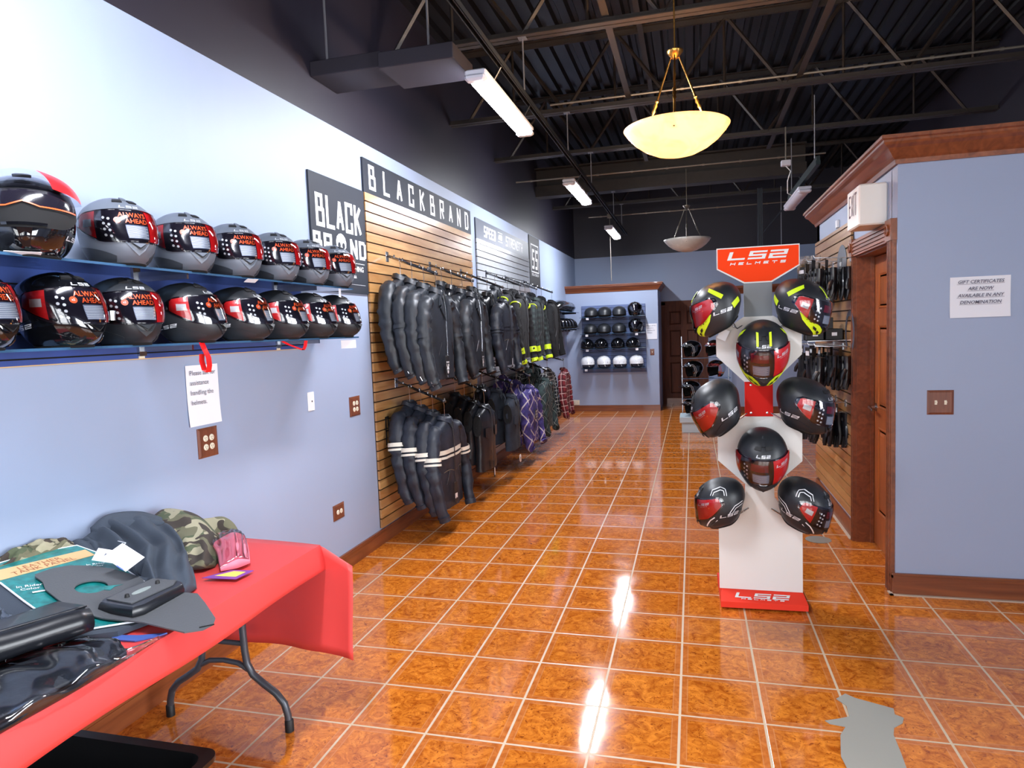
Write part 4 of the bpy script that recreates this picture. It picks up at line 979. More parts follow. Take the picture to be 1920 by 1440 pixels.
def sleeve(b,s,L,seed,cut=1.0,mi=0,scale=1.0,rng=None,wob=.006):
    P=sleeve_path(s,L,cut); N=len(P); rad=[]
    full=len(sleeve_path(1,L))
    for i in range(N):
        t=i/(full-1); r=(.056+.016*sin(min(1,t*3)*pi/2)-.028*t)*scale
        r+=noise.noise(Vector((seed,i*.9,s)))*wob+.004*sin(i*1.9+seed)*(1 if .35<t<.65 else .4); rad.append(r)
    if rng: a,c=rng; P=P[a:c]; rad=rad[a:c]
    st_=len(b.v); NS=18; b.tube(P,rad,NS,mi,.80,up=(0,1,0)); b.uv=getattr(b,'uv',{}); acc=0
    for i,p in enumerate(P):
        if i: acc+=(Vector(p)-Vector(P[i-1])).length
        c=Vector(p)
        for k in range(NS):
            j=st_+i*NS+k; v=Vector(b.v[j]); d=(v-c); q=v*1.0
            w=noise.noise(Vector((q.x*16+seed*3,q.y*16,q.z*24+d.x*20)))*.012+abs(noise.noise(Vector((q.x*30,q.y*30+seed,q.z*42))))*.012
            t_=i/(full-1) if not rng else .5
            w+=.009*sin(i*2.3+k*.7+seed)*math.exp(-((t_-.48)/.14)**2)
            b.v[j]=tuple(v-d.normalized()*w*(scale if scale<1 else 1)) if not rng else b.v[j]; b.uv[j]=(k/NS*.4,acc,.4)
CNT={}
def garment(kind,mats,loc,rotz,label,group,L=.74,seed=0,tag_kind=None,cat=None,open_=False):
    nm={'leather':'leather_jacket','stripe':'striped_jacket','vest':'vest','textile':'riding_jacket','shirt':'plaid_shirt','denim':'denim_vest'}[kind]
    t=thing(nm,label,cat or {'vest':'vest','denim':'vest','shirt':'shirt'}.get(kind,'jacket'),loc,(0,0,rotz),group)
    m=mats[0]
    b=MB(); T=torso(L,seed,sx=.92 if kind in('vest','denim') else 1); b.loft(T,True); b.uv={i*32+k:(k/32*1.12,T[i][0][2],1.12) for i in range(len(T)) for k in range(32)}; mk('body',b,m,t,'all')
    # hem band and front closure
    b=MB(); z0=T[-3][0][2]; rr=[[(x*1.015,y*1.04,z) for x,y,z in T[i]] for i in(-3,-2,-1)]; b.loft(rr,False); mk('hem',b,m,t,True)
    def front(u,v,w=0):      # point on the front of the torso
        best=min(T,key=lambda r:abs(r[0][2]-v)); W=max(p[0] for p in best); D=-min(p[1] for p in best)
        q=max(0,1-(abs(u)/W)**2.4); return (u,-D*q**.42-.004-w,v)
    b=MB(); pts=[front(.004*sin(z*20),z,.002) for z in [-.135-(L-.145)*k/14 for k in range(15)]]
    b.loft([[(p[0]-.006,p[1],p[2]),(p[0]+.006,p[1],p[2]),(p[0]+.004,p[1]-.003,p[2]),(p[0]-.004,p[1]-.003,p[2])] for p in pts],True); mk('zipper' if kind in('leather','stripe','textile') else 'button_band',b,M['steel'] if kind=='leather' else (M['darksteel'] if kind!='shirt' else m),t)
    # collar: stand-up band, open to the front
    b=MB(); ra=[];hb={'leather':.045,'shirt':.04,'textile':.045,'stripe':.035,'vest':.02,'denim':.035}[kind]
    for k in range(21):
        a=Rd(-62+304*k/20); w=.066; d=.052; c,s=cos(a),sin(a)
        sl=max(0,-s)*.035
        ra.append([(w*c,d*s,-.108-sl),(w*c*1.25,d*s*1.3,-.100-sl),(w*c*1.05,d*s*1.1,-.108+hb-sl),(w*c*.94,d*s*.98,-.108+hb-sl)])
    b.loft(ra,True); mk('collar',b,m,t,True)
    b=MB(); b.add([front(0,-.19,.003),front(-.05,-.125,.003),(0,-.03,-.1),front(.05,-.125,.003)],[(0,1,2,3)]); mk('neck_opening',b,M['liner'],t)
    if kind in('leather','denim','shirt'):
        for s in(-1,1):
            b=MB(); pl=[(.012,-.20 if kind!='leather' else -.33),(.05,-.13),(.085,-.15),(.115,-.215),(.075,-.205),(.092,-.235)] if kind=='leather' else [(.008,-.15),(.045,-.12),(.08,-.15),(.055,-.20)]
            P=[front(u*s,v,.004) for u,v in pl]; Q=[(p[0],p[1]-.005,p[2]) for p in P]; n=len(P)
            b.add(P+Q,[tuple(range(n)),tuple(range(n,2*n))]+[(i,(i+1)%n,(i+1)%n+n,i+n) for i in range(n)]); mk('lapel',b,m,t)
    if kind not in('vest','denim'):
        for s in(-1,1):
            b=MB(); sleeve(b,s,L,seed+s); so=mk('sleeve',b,m,t,'all')
            b=MB(); N=len(sleeve_path(s,L)); sleeve(b,s,L,seed+s,1,0,1.07,(N-3,N)); mk('cuff',b,mats[1] if len(mats)>1 and kind=='textile' else m,so,True)
            if kind=='stripe':
                for r in((12,15),):
                    P=sleeve_path(s,L); b=MB()
                    for q0,q1 in((.0,.55),(.8,1.1)):
                        a=Vector(P[11]).lerp(Vector(P[13]),q0*.9); c=Vector(P[11]).lerp(Vector(P[13]),q1*.9); b.tube([a,c],.0715,16,0,.84,up=(0,1,0),caps=False)
                    mk('sleeve_stripe',b,mats[1],so,True)
            if kind=='textile' and len(mats)>1:
                P=sleeve_path(s,L); b=MB(); sleeve(b,s,L,seed+s,1,0,1.05,(int(N*.74),int(N*.84))); mk('sleeve_band',b,mats[1],so,True)
                b=MB(); sleeve(b,s,L,seed+s,1,0,1.04,(3,5)); mk('shoulder_piping',b,mats[1],so,True)
            if kind=='leather':
                P=sleeve_path(s,L); b=MB(); sleeve(b,s,L,seed+s,1,0,1.0,(13,15)); mk('elbow_seam',b,m,so,True)
                b=MB(); c=Vector(P[-3]); b.tube([(P[-5][0]+s*.035,P[-5][1],P[-5][2]),(P[-1][0]+s*.033,P[-1][1],P[-1][2])],.003,6); mk('sleeve_zipper',b,M['steel'],so)
        if kind=='stripe':
            b=MB()
            for za,zb in((-.33,-.365),(-.38,-.40)):
                ra=[r for r in T]; 
                def R_(z): r=min(T,key=lambda q:abs(q[0][2]-z)); return [(x*1.02,y*1.05-.0,z) for x,y,_ in r]
                b.loft([R_(za),R_(zb)],False)
            mk('chest_stripe',b,mats[1],t,True)
            b=MB(); 
            for s in(-1,1): b.loft([[front(u*s,-.52+.03*sin(u*14),.003),front(u*s,-.524+.03*sin(u*14),.003)] for u in(.02,.06,.1,.14,.18)],False,0,closed=False)
            mk('seam_stitching',b,M['stitch'],t)
    else:
        for s in(-1,1):
            b=MB(); r=[(s*(.196+.012*abs(sin(a))),.044*cos(a),-.27+.10*sin(a)) for a in(2*pi*k/20 for k in range(20))]; b.loft([r,[(x+s*.014,y*1.1,z) for x,y,z in r]],False); b.add([(x+s*.01,y,z) for x,y,z in r],[tuple(range(20))],1); mk('armhole',b,[m,M['liner']],t)
        for s in(-1,1):
            b=MB(); P=[front(s*u,v,.003) for u,v in((.06,-.30),(.16,-.30),(.16,-.38),(.11,-.40),(.06,-.38))]; b.add(P+[(p[0],p[1]-.004,p[2]) for p in P],[tuple(range(5,10))]+[(i,(i+1)%5,(i+1)%5+5,i+5) for i in range(5)]); mk('pocket',b,m,t)
    if kind in('leather','textile','stripe'):
        for s in(-1,1):
            b=MB(); b.tube([front(s*.10,-.50,.003),front(s*.15,-.60,.003)],.003,6); mk('pocket_zipper',b,M['darksteel'],t)
    if tag_kind:
        x0,zt=(-.05,-.60); p=front(x0,zt,.02); 
        b=MB(); b.tube([front(x0,-.52,.0),p],.0012,5)
        if tag_kind=='skull':
            b.bbox(x0-.035,x0+.035,p[1]-.002,p[1]+.002,zt-.15,zt,.0015); F=lambda u,v,o=0:(x0+u,p[1]-.0032-o,zt-.075+v)
            put(b,F,strokes('BLACK',.02,.009,.002,.003),1); put(b,lambda u,v:F(u,v+.024),strokes('BRAND',.014,.009,.002,.003),1)
            b2=MB(); skull(b,lambda u,v,o=0:F(u,v,o),0,-.035,.022,1,0)
        elif tag_kind=='white':
            b.bbox(x0-.03,x0+.03,p[1]-.002,p[1]+.002,zt-.16,zt,.0015); F=lambda u,v,o=0:(x0+u,p[1]-.0032-o,zt-.08+v); put(b,F,rect(-.024,.024,-.05,-.01),1); put(b,lambda u,v:F(u,v,.001),rect(-.006,.006,-.05,-.042),0)
        elif tag_kind=='round':
            b.lathe([(.0,-.002),(.042,-.002),(.042,.002),(0,.002)],24,1,(x0,p[1],zt-.16),'y'); b.tube([p,(x0,p[1],zt-.12)],.0012,5); b.prism([(-.02,-.0),(.02,0),(.0,-.03)],-.0035,-.0028,0,lambda u,v,w:(x0+u,p[1]+w,zt-.15+v))
        elif tag_kind=='side':
            x1=x0+.02; b.bbox(x1-.018,x1+.018,p[1]-.002,p[1]+.002,zt-.18,zt-.02,.0015); put(b,lambda u,v:(x1+u,p[1]-.0032,zt-.14+v),rect(-.012,.012,-.02,.05),1)
        elif tag_kind=='ss':
            b.bbox(x0-.05,x0+.05,p[1]-.002,p[1]+.002,zt+.24-.11,zt+.24,.0015); put(b,lambda u,v:(x0+u,p[1]-.0032,zt+.185+v),strokes('SS',.08,.035,.012,.01,.1),1)
        mk('hang_tag',b,[M['cardblack'],M['white_gloss']],t)
    return t
def hanger(loc,rotz,label):
    t=thing('coat_hanger',label,'hanger',loc,(0,0,rotz),None)
    b=MB(); b.tube([(0.012,0,-.012),(.016,0,-.002),(.008,0,.007),(-.006,0,.007),(-.014,0,-.006),(-.008,0,-.03),(0,0,-.045),(0,0,-.15)],.0022,6); mk('hook',b,M['steel'],t,True)
    b=MB(); b.tube([(-.19,0,-.225),(-.1,0,-.188),(0,0,-.15),(.1,0,-.188),(.19,0,-.225)],.008,8); mk('hanger_body',b,M['black_plain'],t,True)
    return t
def arm(y,z,label,L=.42,drop=.17,x=XL+.021):
    t=thing('waterfall_arm',label,'hanging arm',(x,y,z),(0,0,0),None)
    b=MB(); b.bbox(-.004,.004,-.025,.025,-.05,.03,.002); mk('bracket',b,M['steel'],t)
    b=MB(); b.tube([(.0,0,0),(L,0,-drop)],.011,4,0,.6); mk('bar',b,M['steel'],t)
    b=MB()
    for k in range(1,7):
        s=k/6; b.lathe([(0,0),(.004,.0),(.004,.012),(.008,.016),(.006,.024),(0,.026)],8,0,(L*s-.01,0,-drop*s+.004))
    mk('stop_pegs',b,M['steel'],t,True); return t
def hang(y,z,items,row,armlabel,L=.42,drop=.17):
    arm(y,z,armlabel,L,drop); n=len(items)
    for i,(kind,mats,label,Lg,tg) in enumerate(items):
        s=.26+.70*i/max(1,n-1) if n>1 else 1.0
        loc=(XL+.021+L*s,y+random.uniform(-.008,.008),z-drop*s+.010); r=pi/2+random.uniform(-.05,.05)
        garment(kind,[M[k] for k in mats],(loc[0],loc[1],loc[2]-.05),r,label,row,Lg,random.uniform(0,50),tg)
        hanger(loc,r,'hanger of '+label)
UP='jackets on the upper row of arms'; LO='garments on the lower row of arms'
Z1=2.235
hang(5.02,Z1,[('leather',['leather'],'black leather jacket nearest the wall on the first upper arm',.76,None),('leather',['leather'],'second black leather jacket from the wall on the first upper arm',.76,None),
 ('leather',['leather'],'third black leather jacket from the wall on the first upper arm',.77,None),('leather',['leather'],'front black leather jacket with skull tag on the first upper arm',.78,'skull')],UP,'steel waterfall arm, first of the upper row, on the maple slatwall')
hang(5.93,Z1,[('leather',['leather'],'black leather jacket nearest the wall on the second upper arm',.74,None),('leather',['leather_black'],'second black leather jacket from the wall on the second upper arm',.74,None),
 ('leather',['leather'],'third black leather jacket from the wall on the second upper arm',.75,None),('leather',['leather'],'front lapelled black leather jacket with skull tag on the second upper arm',.76,'skull')],UP,'steel waterfall arm, second of the upper row, on the maple slatwall')
hang(6.80,Z1,[('leather',['leather'],'black leather jacket nearest the wall on the third upper arm',.74,None),('leather',['leather_black'],'middle black leather jacket on the third upper arm',.74,None),
 ('stripe',['leather_worn','leather_worn'],'front distressed dark leather jacket with narrow tag on the third upper arm',.76,'side')],UP,'steel waterfall arm, third of the upper row, at the edge of the maple slatwall',.46,.19)
Z2=2.29
hang(7.70,Z2,[('leather',['leather'],'black jacket nearest the wall on the fourth upper arm',.76,None),('textile',['textile','neon'],'middle black textile jacket with neon bands, fourth upper arm',.78,None),
 ('textile',['textile','neon'],'front black textile jacket with neon bands, fourth upper arm',.80,None)],UP,'steel waterfall arm, first on the pale slatwall')
hang(8.55,Z2,[('textile',['textile'],'black textile jacket nearest the wall on the fifth upper arm',.76,None),('textile',['leather','neon'],'grey and neon riding jacket in the middle of the fifth upper arm',.76,None),
 ('textile',['pl_grey','neon'],'front grey checked riding jacket with neon cuffs on the fifth upper arm',.80,None)],UP,'steel waterfall arm, second on the pale slatwall')
hang(9.55,Z2,[('textile',['textile'],'black textile jacket nearest the wall on the last upper arm',.78,None),('textile',['textile'],'middle black textile jacket on the last upper arm',.78,None),
 ('textile',['textile'],'front long black textile jacket with white side tag on the last upper arm',.80,'side')],UP,'steel waterfall arm, third on the pale slatwall')
Z3=1.232
hang(5.07,Z3,[('stripe',['leather_worn','stripe'],'striped leather jacket closest to the wall, first lower arm',.78,None),('stripe',['leather_worn','stripe'],'second striped leather jacket from the wall on the first lower arm',.78,None),
 ('stripe',['leather_worn','stripe'],'third striped leather jacket from the wall on the first lower arm',.79,None),('stripe',['leather_worn','stripe'],'front striped leather jacket with paper tag on the first lower arm',.80,'white')],LO,'steel waterfall arm, first of the lower row, on the maple slatwall')
hang(6.15,Z3-.02,[('vest',['leather_black'],'black leather vest nearest the wall on the second lower arm',.66,None),('vest',['leather_black'],'second black leather vest from the wall on the second lower arm',.66,None),
 ('vest',['leather_black'],'third black leather vest from the wall on the second lower arm',.68,None),('vest',['leather_black'],'front black leather vest with narrow tag on the second lower arm',.70,'side')],LO,'steel waterfall arm, second of the lower row, on the maple slatwall')
hang(7.00,Z3-.02,[('vest',['leather_black'],'black leather vest nearest the wall on the third lower arm',.64,None),('denim',['denim'],'middle black denim vest on the third lower arm',.66,None),
 ('denim',['denim'],'front black denim vest with round white tag on the third lower arm',.66,'round')],LO,'steel waterfall arm, third of the lower row, at the edge of the maple slatwall',.46,.17)
hang(7.85,Z3,[('shirt',['pl_purple'],'purple plaid riding shirt nearest the wall on the fourth lower arm',.72,None),('shirt',['pl_purple'],'middle purple plaid riding shirt on the fourth lower arm',.72,None),
 ('shirt',['pl_purple'],'front purple plaid riding shirt with patch tag on the fourth lower arm',.74,'ss')],LO,'steel waterfall arm, fourth of the lower row, on the pale slatwall',.46,.17)
hang(8.75,Z3+.02,[('shirt',['pl_white'],'black and white plaid shirt nearest the wall on the fifth lower arm',.72,None),('shirt',['pl_green'],'middle dark green plaid shirt on the fifth lower arm',.72,None),
 ('shirt',['pl_green'],'front dark green plaid shirt on the fifth lower arm',.72,None)],LO,'steel waterfall arm, fifth of the lower row, on the pale slatwall',.46,.17)
hang(9.62,Z3+.03,[('shirt',['pl_green'],'dark green plaid shirt nearest the wall on the sixth lower arm',.72,None),('shirt',['pl_white'],'front black and white plaid shirt on the sixth lower arm',.72,None)],LO,'steel waterfall arm, sixth of the lower row, on the pale slatwall',.30,.10)
hang(10.1,Z3+.02,[('shirt',['pl_red'],'red plaid shirt at the far end of the lower row',.72,None)],LO,'dark waterfall arm at the far end of the lower row',.44,.12)

# ------------------------------------------------------------------ REAR HELMET WALL
def half_helmet(kind,label,loc,rotz,group,s=1.0):
    t=thing('half_helmet',label,'helmet',loc,(0,0,rotz),group,(s,s,s))
    m={'matte':'black_matte','gloss':'black_gloss','white':'white_gloss'}[kind]
    b=MB(); hshell(b,0,.092,.2554,32,12); mk('shell',b,M[m],t,'all')
    b=MB(); r=[Hp(2*pi*i/32,.092,.003) for i in range(32)]; b.loft([r,[Vector((p.x,p.y,p.z+.010)) for p in r]],False); mk('rim',b,M['black_plain'] if kind!='white' else M['white_gloss'],t,True)
    if kind=='white':
        b=MB(); hpatch(b,-Rd(75),Rd(80),.055,.094,.004,0,18,3); mk('peak_visor',b,M['visordark'],t,True)
        b=MB()
        for a in(-25,8,40): hpatch(b,Rd(a),Rd(a+7),.125,.131,.002,0,3,1)
        mk('air_vent',b,M['liner'],t)
        b=MB(); hshell(b,0,.04,.1,32,3,lambda a,z:abs(a)>Rd(80)); mk('ear_flap',b,M['white_gloss'],t,'all')
    b=MB(); r0=[Hp(2*pi*i/32,.092,-.004) for i in range(32)]; r1=[Vector((p.x*.8,p.y*.8,p.z-.02)) for p in r0]; b.loft([r0,r1],True); mk('lining',b,M['liner'],t,True)
    b=MB(); b.tube([(-.11,0,-.03),(-.10,-.02,-.07),(-.04,-.03,-.10),(.04,-.03,-.10),(.10,-.02,-.07),(.11,0,-.03)],.006,6,0,.4); mk('chin_strap',b,M['black_plain'],t,True)
    return t
HP={}
def half(kind,label,loc,rotz,group):
    if kind not in HP: HP[kind]=half_helmet(kind,label,loc,rotz,group)
    else: dup(HP[kind],loc,(0,0,rotz),label,group)
t=thing('slat_backboard','dull blue slatted board on the rear partition behind the rows of helmets','wall panel',(-1.45,13.0,1.36))
b=MB(); b.box(-.60,.60,-.018,0,-.62,.66); mk('board',b,mat('backboard_blue',(92,108,150),.5),t)
b=MB()
for k in range(17): b.box(-.60,.60,-.0195,-.018,-.60+k*.0752,-.594+k*.0752)
mk('grooves',b,M['liner'],t)
rows=[(1.80,'matte',(-1.845,-1.59,-1.32),'top'),(1.49,'matte',(-1.865,-1.61,-1.33),'second'),(1.21,'gloss',(-1.935,-1.67,-1.36,-1.08),'third'),(.84,'white',(-1.935,-1.63,-1.33,-1.02),'bottom')]
words=['leftmost','second from the left','third from the left','rightmost']
for z,k,xs,rn in rows:
    ts=thing('glass_shelf','short glass shelf holding the %s row of helmets on the rear partition'%rn,'shelf',(-1.45,12.98,z))
    b=MB(); b.box(-.6,.6,-.25,0,-.008,0); mk('pane',b,M['glass'],ts); b=MB(); b.box(-.6,.6,-.2505,-.25,-.008,0); mk('pane_edge',b,M['glassedge'],ts)
    b=MB()
    for x in(-.5,.0,.5): b.box(x-.005,x+.005,-.24,0,-.03,-.008)
    mk('bracket',b,M['darksteel'],ts)
    for i,x in enumerate(xs):
        col={'matte':'matte black','gloss':'gloss black','white':'white'}[k]
        half(k,'%s half helmet, %s in the %s row on the rear partition'%(col,words[i],rn),(x,12.83,z+(.10 if k=='white' else .055)),Rd(8 if k!='white' else 25),'%s half helmets on the rear partition'%col)
helmet('bare','gloss black full-face helmet ending the top row on the rear partition',(-1.03,12.83,1.80+ZM+.004),(0,0,Rd(5)),'full-face helmets on the rear partition')
helmet('bare','black full-face helmet ending the second row on the rear partition',(-1.02,12.83,1.49+ZM+.004),(0,0,Rd(-5)),'full-face helmets on the rear partition')
for x,z,lb in((-1.90,1.77,'top row left'),(-1.92,1.46,'second row left'),(-1.92,1.18,'third row left'),(-1.0,1.46,'second row right'),(-1.0,1.18,'third row right'),(-1.95,.81,'bottom row left')):
    ptag((x,12.715,z),(0,0,0),.05,.04,'tiny white price tag on the rear shelf, '+lb)
# side wall shelves at the far left
for z,lb in((1.90,'upper short glass shelf on the far left wall under the wrapped bag'),(1.60,'lower short glass shelf on the far left wall under a row of small helmets')):
    ts=thing('glass_shelf',lb,'shelf',(XL,11.9,z)); b=MB(); b.box(0,.28,-1.0,.9,-.008,0); mk('pane',b,M['glass'],ts); b=MB(); b.box(.28,.2805,-1.0,.9,-.008,0); mk('pane_edge',b,M['glassedge'],ts)
    b=MB()
    for y in(-.8,.7): b.box(0,.26,y-.005,y+.005,-.03,-.008)
    mk('bracket',b,M['darksteel'],ts)
for i in range(5):
    half('gloss','gloss black half helmet, number %s along the low shelf on the far left wall'%('one','two','three','four','five')[i],(XL+.15,11.15+i*.34,1.655),Rd(60),'gloss black half helmets on the rear partition')
t=thing('wrapped_bag','long black bag wrapped in clear plastic on the far left wall shelf','bag',(XL+.16,11.8,1.90))
b=MB(); rings=[]
for k in range(15):
    s=k/14; y=-.85+1.7*s; q=math.sqrt(max(.04,1-(2*s-1)**4))
    rings.append([((.14*cos(a)*q)*(1+.1*noise.noise(Vector((y*6,a,0)))),y,.095*q+(.09*sin(a))*q*(1+.15*noise.noise(Vector((y*5,a,3))))) for a in(2*pi*j/16 for j in range(16))])
b.loft(rings,True); mk('bag_body',b,M['textile'],t,'all')
b=MB(); b.loft([[(p[0]*1.05+.003*sin(p[1]*40),p[1],.095+(p[2]-.095)*1.07) for p in r] for r in rings],True); mk('plastic_wrap',b,film('wrap',(220,225,235),.35,.12),t,True)

# ------------------------------------------------------------------ GLASS HELMET TOWER (behind, left of the stand)
TX,TY=.10,10.45
t=thing('glass_display_tower','glass shelf tower on a pale plinth holding open-face helmets','display stand',(TX,TY,0))
b=MB(); b.bbox(-.28,.42,-.14,.30,0,.15,.004); b.bbox(-.31,.45,-.17,.33,.15,.24,.008); mk('plinth',b,M['plinth'],t)
for z in(.50,.80,1.10,1.40):
    if z<1.3:
        b=MB(); b.box(-.28,.42,-.14,.28,z,z+.008); mk('shelf_pane',b,M['glass'],t)
        b=MB(); b.box(-.28,.42,-.1402,-.14,z,z+.008); mk('shelf_edge',b,M['glassedge'],t)
for x in(-.27,.41):
    b=MB(); b.tube([(x,.27,.24),(x,.27,1.42)],.008,6); mk('post',b,M['steel'],t)
def open_helmet(label,loc,rotz,group,chrome=False):
    t=thing('open_face_helmet',label,'helmet',loc,(0,0,rotz),group)
    b=MB(); hshell(b,0,.01,.2554,48,22,lambda a,z:not(abs(a)<Rd(68) and z<.165)); mk('shell',b,M['chrome'] if chrome else M['black_gloss'],t,'all')
    b=MB(); hshell(b,0,.02,.235,32,10,lambda a,z:not(abs(a)<Rd(62) and z<.155),-.012); mk('lining',b,M['liner'],t,'all')
    b=MB(); 
    for off in(0,.014):
        for s in(-1,1):
            pts=[Hp(s*Rd(70+off*300),.03+k*.0,.002) for k in(0,)]; P=[Hp(s*Rd(a+off*600),z,.0015) for a,z in((74,.02),(74,.06),(80,.09),(76,.13),(72,.165),(55,.182+off),(30,.186+off),(0,.188+off))]
            b.tube(P,.0022,5)
    mk('pinstripe',b,M['silver'] if not chrome else M['red'],t)
    b=MB(); P=[[Hp(Rd(a),.175,.002),Hp(Rd(a),.178,.003)+Vector((0,-.05*cos(Rd(a)*1.2),-.012))] for a in range(-60,61,10)]
    b.loft([[p[0],p[1],p[1]+Vector((0,0,-.003)),p[0]+Vector((0,0,-.003))] for p in P],True); mk('peak',b,M['black_gloss'] if not chrome else M['chrome'],t,True)
    return t
GO='black open-face helmets in the glass tower'; zs=[1.10,.80,.50,.24]
o0=open_helmet('black open-face helmet with white pinstripes on the top tier of the glass tower',(TX-.13,TY+.04,zs[0]+.128),Rd(-62),GO)
for i,w in((1,'second'),(2,'third'),(3,'lowest')): dup(o0,(TX-.13+(.02,-.02,.0)[i-1],TY+.04,zs[i]+.128),(0,0,Rd(-62)),'black open-face helmet with white pinstripes on the %s tier of the glass tower'%w,GO)
GC='chrome open-face helmets in the glass tower'
o1=open_helmet('chrome and red open-face helmet on the top tier of the glass tower',(TX+.2,TY+.04,zs[0]+.128),Rd(-50),GC,True)
dup(o1,(TX+.22,TY+.04,zs[1]+.128),(0,0,Rd(-50)),'chrome and red open-face helmet on the second tier of the glass tower',GC)

# ------------------------------------------------------------------ GLOVES AND BOXES ON THE RIGHT SLATWALL
def glove_mesh(b,s=1):
    # palm and cuff hang from z=0 down, fingers pointing down
    r=[]
    for z,w,d in((0,.045,.016),(-.03,.043,.018),(-.07,.040,.017),(-.10,.046,.018),(-.135,.05,.017),(-.155,.048,.014)): r.append(ell(w,d,z,14))
    b.loft(r,True)
    for x,l in((-.037,.075),(-.013,.09),(.012,.085),(.036,.066)):
        b.tube([(x,0,-.145),(x*1.08,-.004,-.145-l*.5),(x*1.1,-.010,-.145-l)],[.0125,.012,.008],8)
    b.tube([(.042*s,-.004,-.09),(.062*s,-.014,-.125),(.064*s,-.02,-.158)],[.014,.013,.009],8)
def glove_pair(label,loc,rotz,group,card):
    t=thing('riding_gloves',label,'gloves',loc,(0,0,rotz),group)
    for s in(-1,1):
        b=MB(); glove_mesh(b,s); g=mk('glove',b,M['leather_black'],t,True); g.location=(s*.018,s*.014,-.06)
        b=MB(); b.box(-.03,.03,-.022,-.019,-.05,-.03); mk('wrist_strap',b,M['textile'],g)
    b=MB(); b.bbox(-.04,.04,-.03,-.028,-.075,0,.0008); 
    if card: b.box(-.03,.03,-.0312,-.0302,-.055,-.025,1)
    mk('header_card',b,[M['clear'] if card=='clear' else M['cardblack'],M['white_gloss']],t)
    return t
def peg(y,z,label,L=.24):
    t=thing('peg_hook',label,'hook',(BX-.021,y,z)); b=MB(); b.box(-.004,0,-.02,.02,-.03,.02); mk('base_plate',b,M['steel'],t)
    b=MB(); b.tube([(0,0,0),(-L,0,.012),(-L-.008,0,.03)],.0035,6); mk('prong',b,M['steel'],t); return t
gp=None; GG='black riding gloves on the right slatwall'
for ri,(z,ys,rn) in enumerate(((2.03,(5.32,5.62,5.95),'upper'),(1.40,(5.30,5.60,5.95),'middle'),(.98,(5.50,5.85),'lower'))):
    for pi_,y in enumerate(ys):
        peg(y,z,'steel peg, %s from the door in the %s glove row of the right slatwall'%(('first','second','third')[pi_],rn))
        for k in range(3):
            lb='black riding gloves, %s on the %s peg of the %s glove row'%(('innermost','middle','outermost')[k],('first','second','third')[pi_],rn)
            loc=(BX-.06-k*.085,y,z-.004); 
            if gp is None: gp=glove_pair(lb,loc,-pi/2,GG,True)
            else: q_=random.uniform(.92,1.15); dup(gp,loc,(random.uniform(-.06,.06),0,-pi/2+random.uniform(-.5,.5)),lb,GG,(q_,q_*1.2,q_))
            if ri==0 and False: pass
t=thing('red_tag','red hang tag with white print on the upper black gloves','tag',(BX-.26,5.28,1.76)); b=MB(); b.bbox(-.03,.03,-.002,.002,-.03,.04,.001); mk('tag_card',b,M['red'],t,rot=(0,Rd(25),0)); b=MB(); b.box(-.02,.02,-.0035,-.0022,.01,.03); mk('tag_print',b,M['white'],t,rot=(0,Rd(25),0))
for k,(dy,dx) in enumerate(((0,0),(.05,-.05),(.3,-.02))):
    t=thing('clear_glove_pack','clear plastic glove pack, %s above the upper black gloves'%('front','middle','rear')[k],'package',(BX-.18+dx,5.9+dy,2.05)); b=MB(); b.grid(lambda s,q:((s-.5)*.12,.006*sin(s*9+q*7),-.2*q+.06),6,8); mk('pouch',b,film('pouch_%d'%k,(230,228,226),.4,.15),t,True); b=MB(); b.box(-.05,.05,.008,.012,-.05,.0); mk('header_card',b,M['tan'],t); t.rotation_euler=(0,0,.1+k*.1)
t=thing('wire_shelf','clear wire shelf carrying small black boxes on the right slatwall','shelf',(BX-.021,5.9,1.44)); b=MB(); b.box(-.26,0,-.42,.35,0,.006); mk('pane',b,M['glass'],t); b=MB(); b.tube([(0,-.42,.003),(-.26,-.42,.003),(-.26,.35,.003)],.004,6); mk('rim',b,M['steel'],t)
bx=None
for i,(x,y,z) in enumerate(((-.07,5.58,0),(-.20,5.58,0),(-.07,5.72,0),(-.20,5.72,0),(-.14,5.86,0),(-.13,5.6,.085))):
    lb=('nearest box beside the wall','nearest box at the shelf front','second box beside the wall','second box at the shelf front','rear box','box stacked on top')[i]
    if bx is None:
        bx=thing('accessory_box','small black accessory box, %s of the wire shelf'%lb,'box',(BX-.021+x,y,1.447+z),(0,0,0),'small black boxes on the wire shelf')
        b=MB(); b.bbox(-.058,.058,-.05,.05,0,.082,.003); mk('carton',b,M['cardblack'],bx); b=MB(); b.box(-.018,.018,-.0515,-.05,.03,.055); mk('price_label',b,M['white'],bx)
    else: dup(bx,(BX-.021+x,y,1.447+z),(0,0,random.uniform(-.1,.1)),'small black accessory box, %s of the wire shelf'%lb)
# ------------------------------------------------------------------ FLOOR THINGS
b=MB(); b.lathe([(0,.0),(.085,.0),(.088,.002),(.08,.004),(0,.0045)],32,0,(.86,5.26,0)); tag(mk('floor_cover_plate',b,mat('grey_cover',(150,148,140),.4,.3),None,True),'round grey cover plate set in the floor right of the display stand','cover plate')
pts=[(.605,3.06),(.64,3.03),(.77,2.975),(.763,2.93),(.79,2.91),(.775,2.87),(.735,2.83),(.72,2.78),(.715,2.66),(.70,2.45),(.60,2.2),(.50,2.2),(.515,2.45),(.50,2.60),(.525,2.74),(.555,2.80),(.50,2.81),(.485,2.83),(.54,2.855),(.585,2.88),(.59,2.96),(.56,3.01)]
b=MB(); b.prism(pts,.0004,.0022); tag(mk('duct_tape_patch',b,M['tape']),'ragged strip of grey duct tape stuck on the floor tiles at lower right','tape')
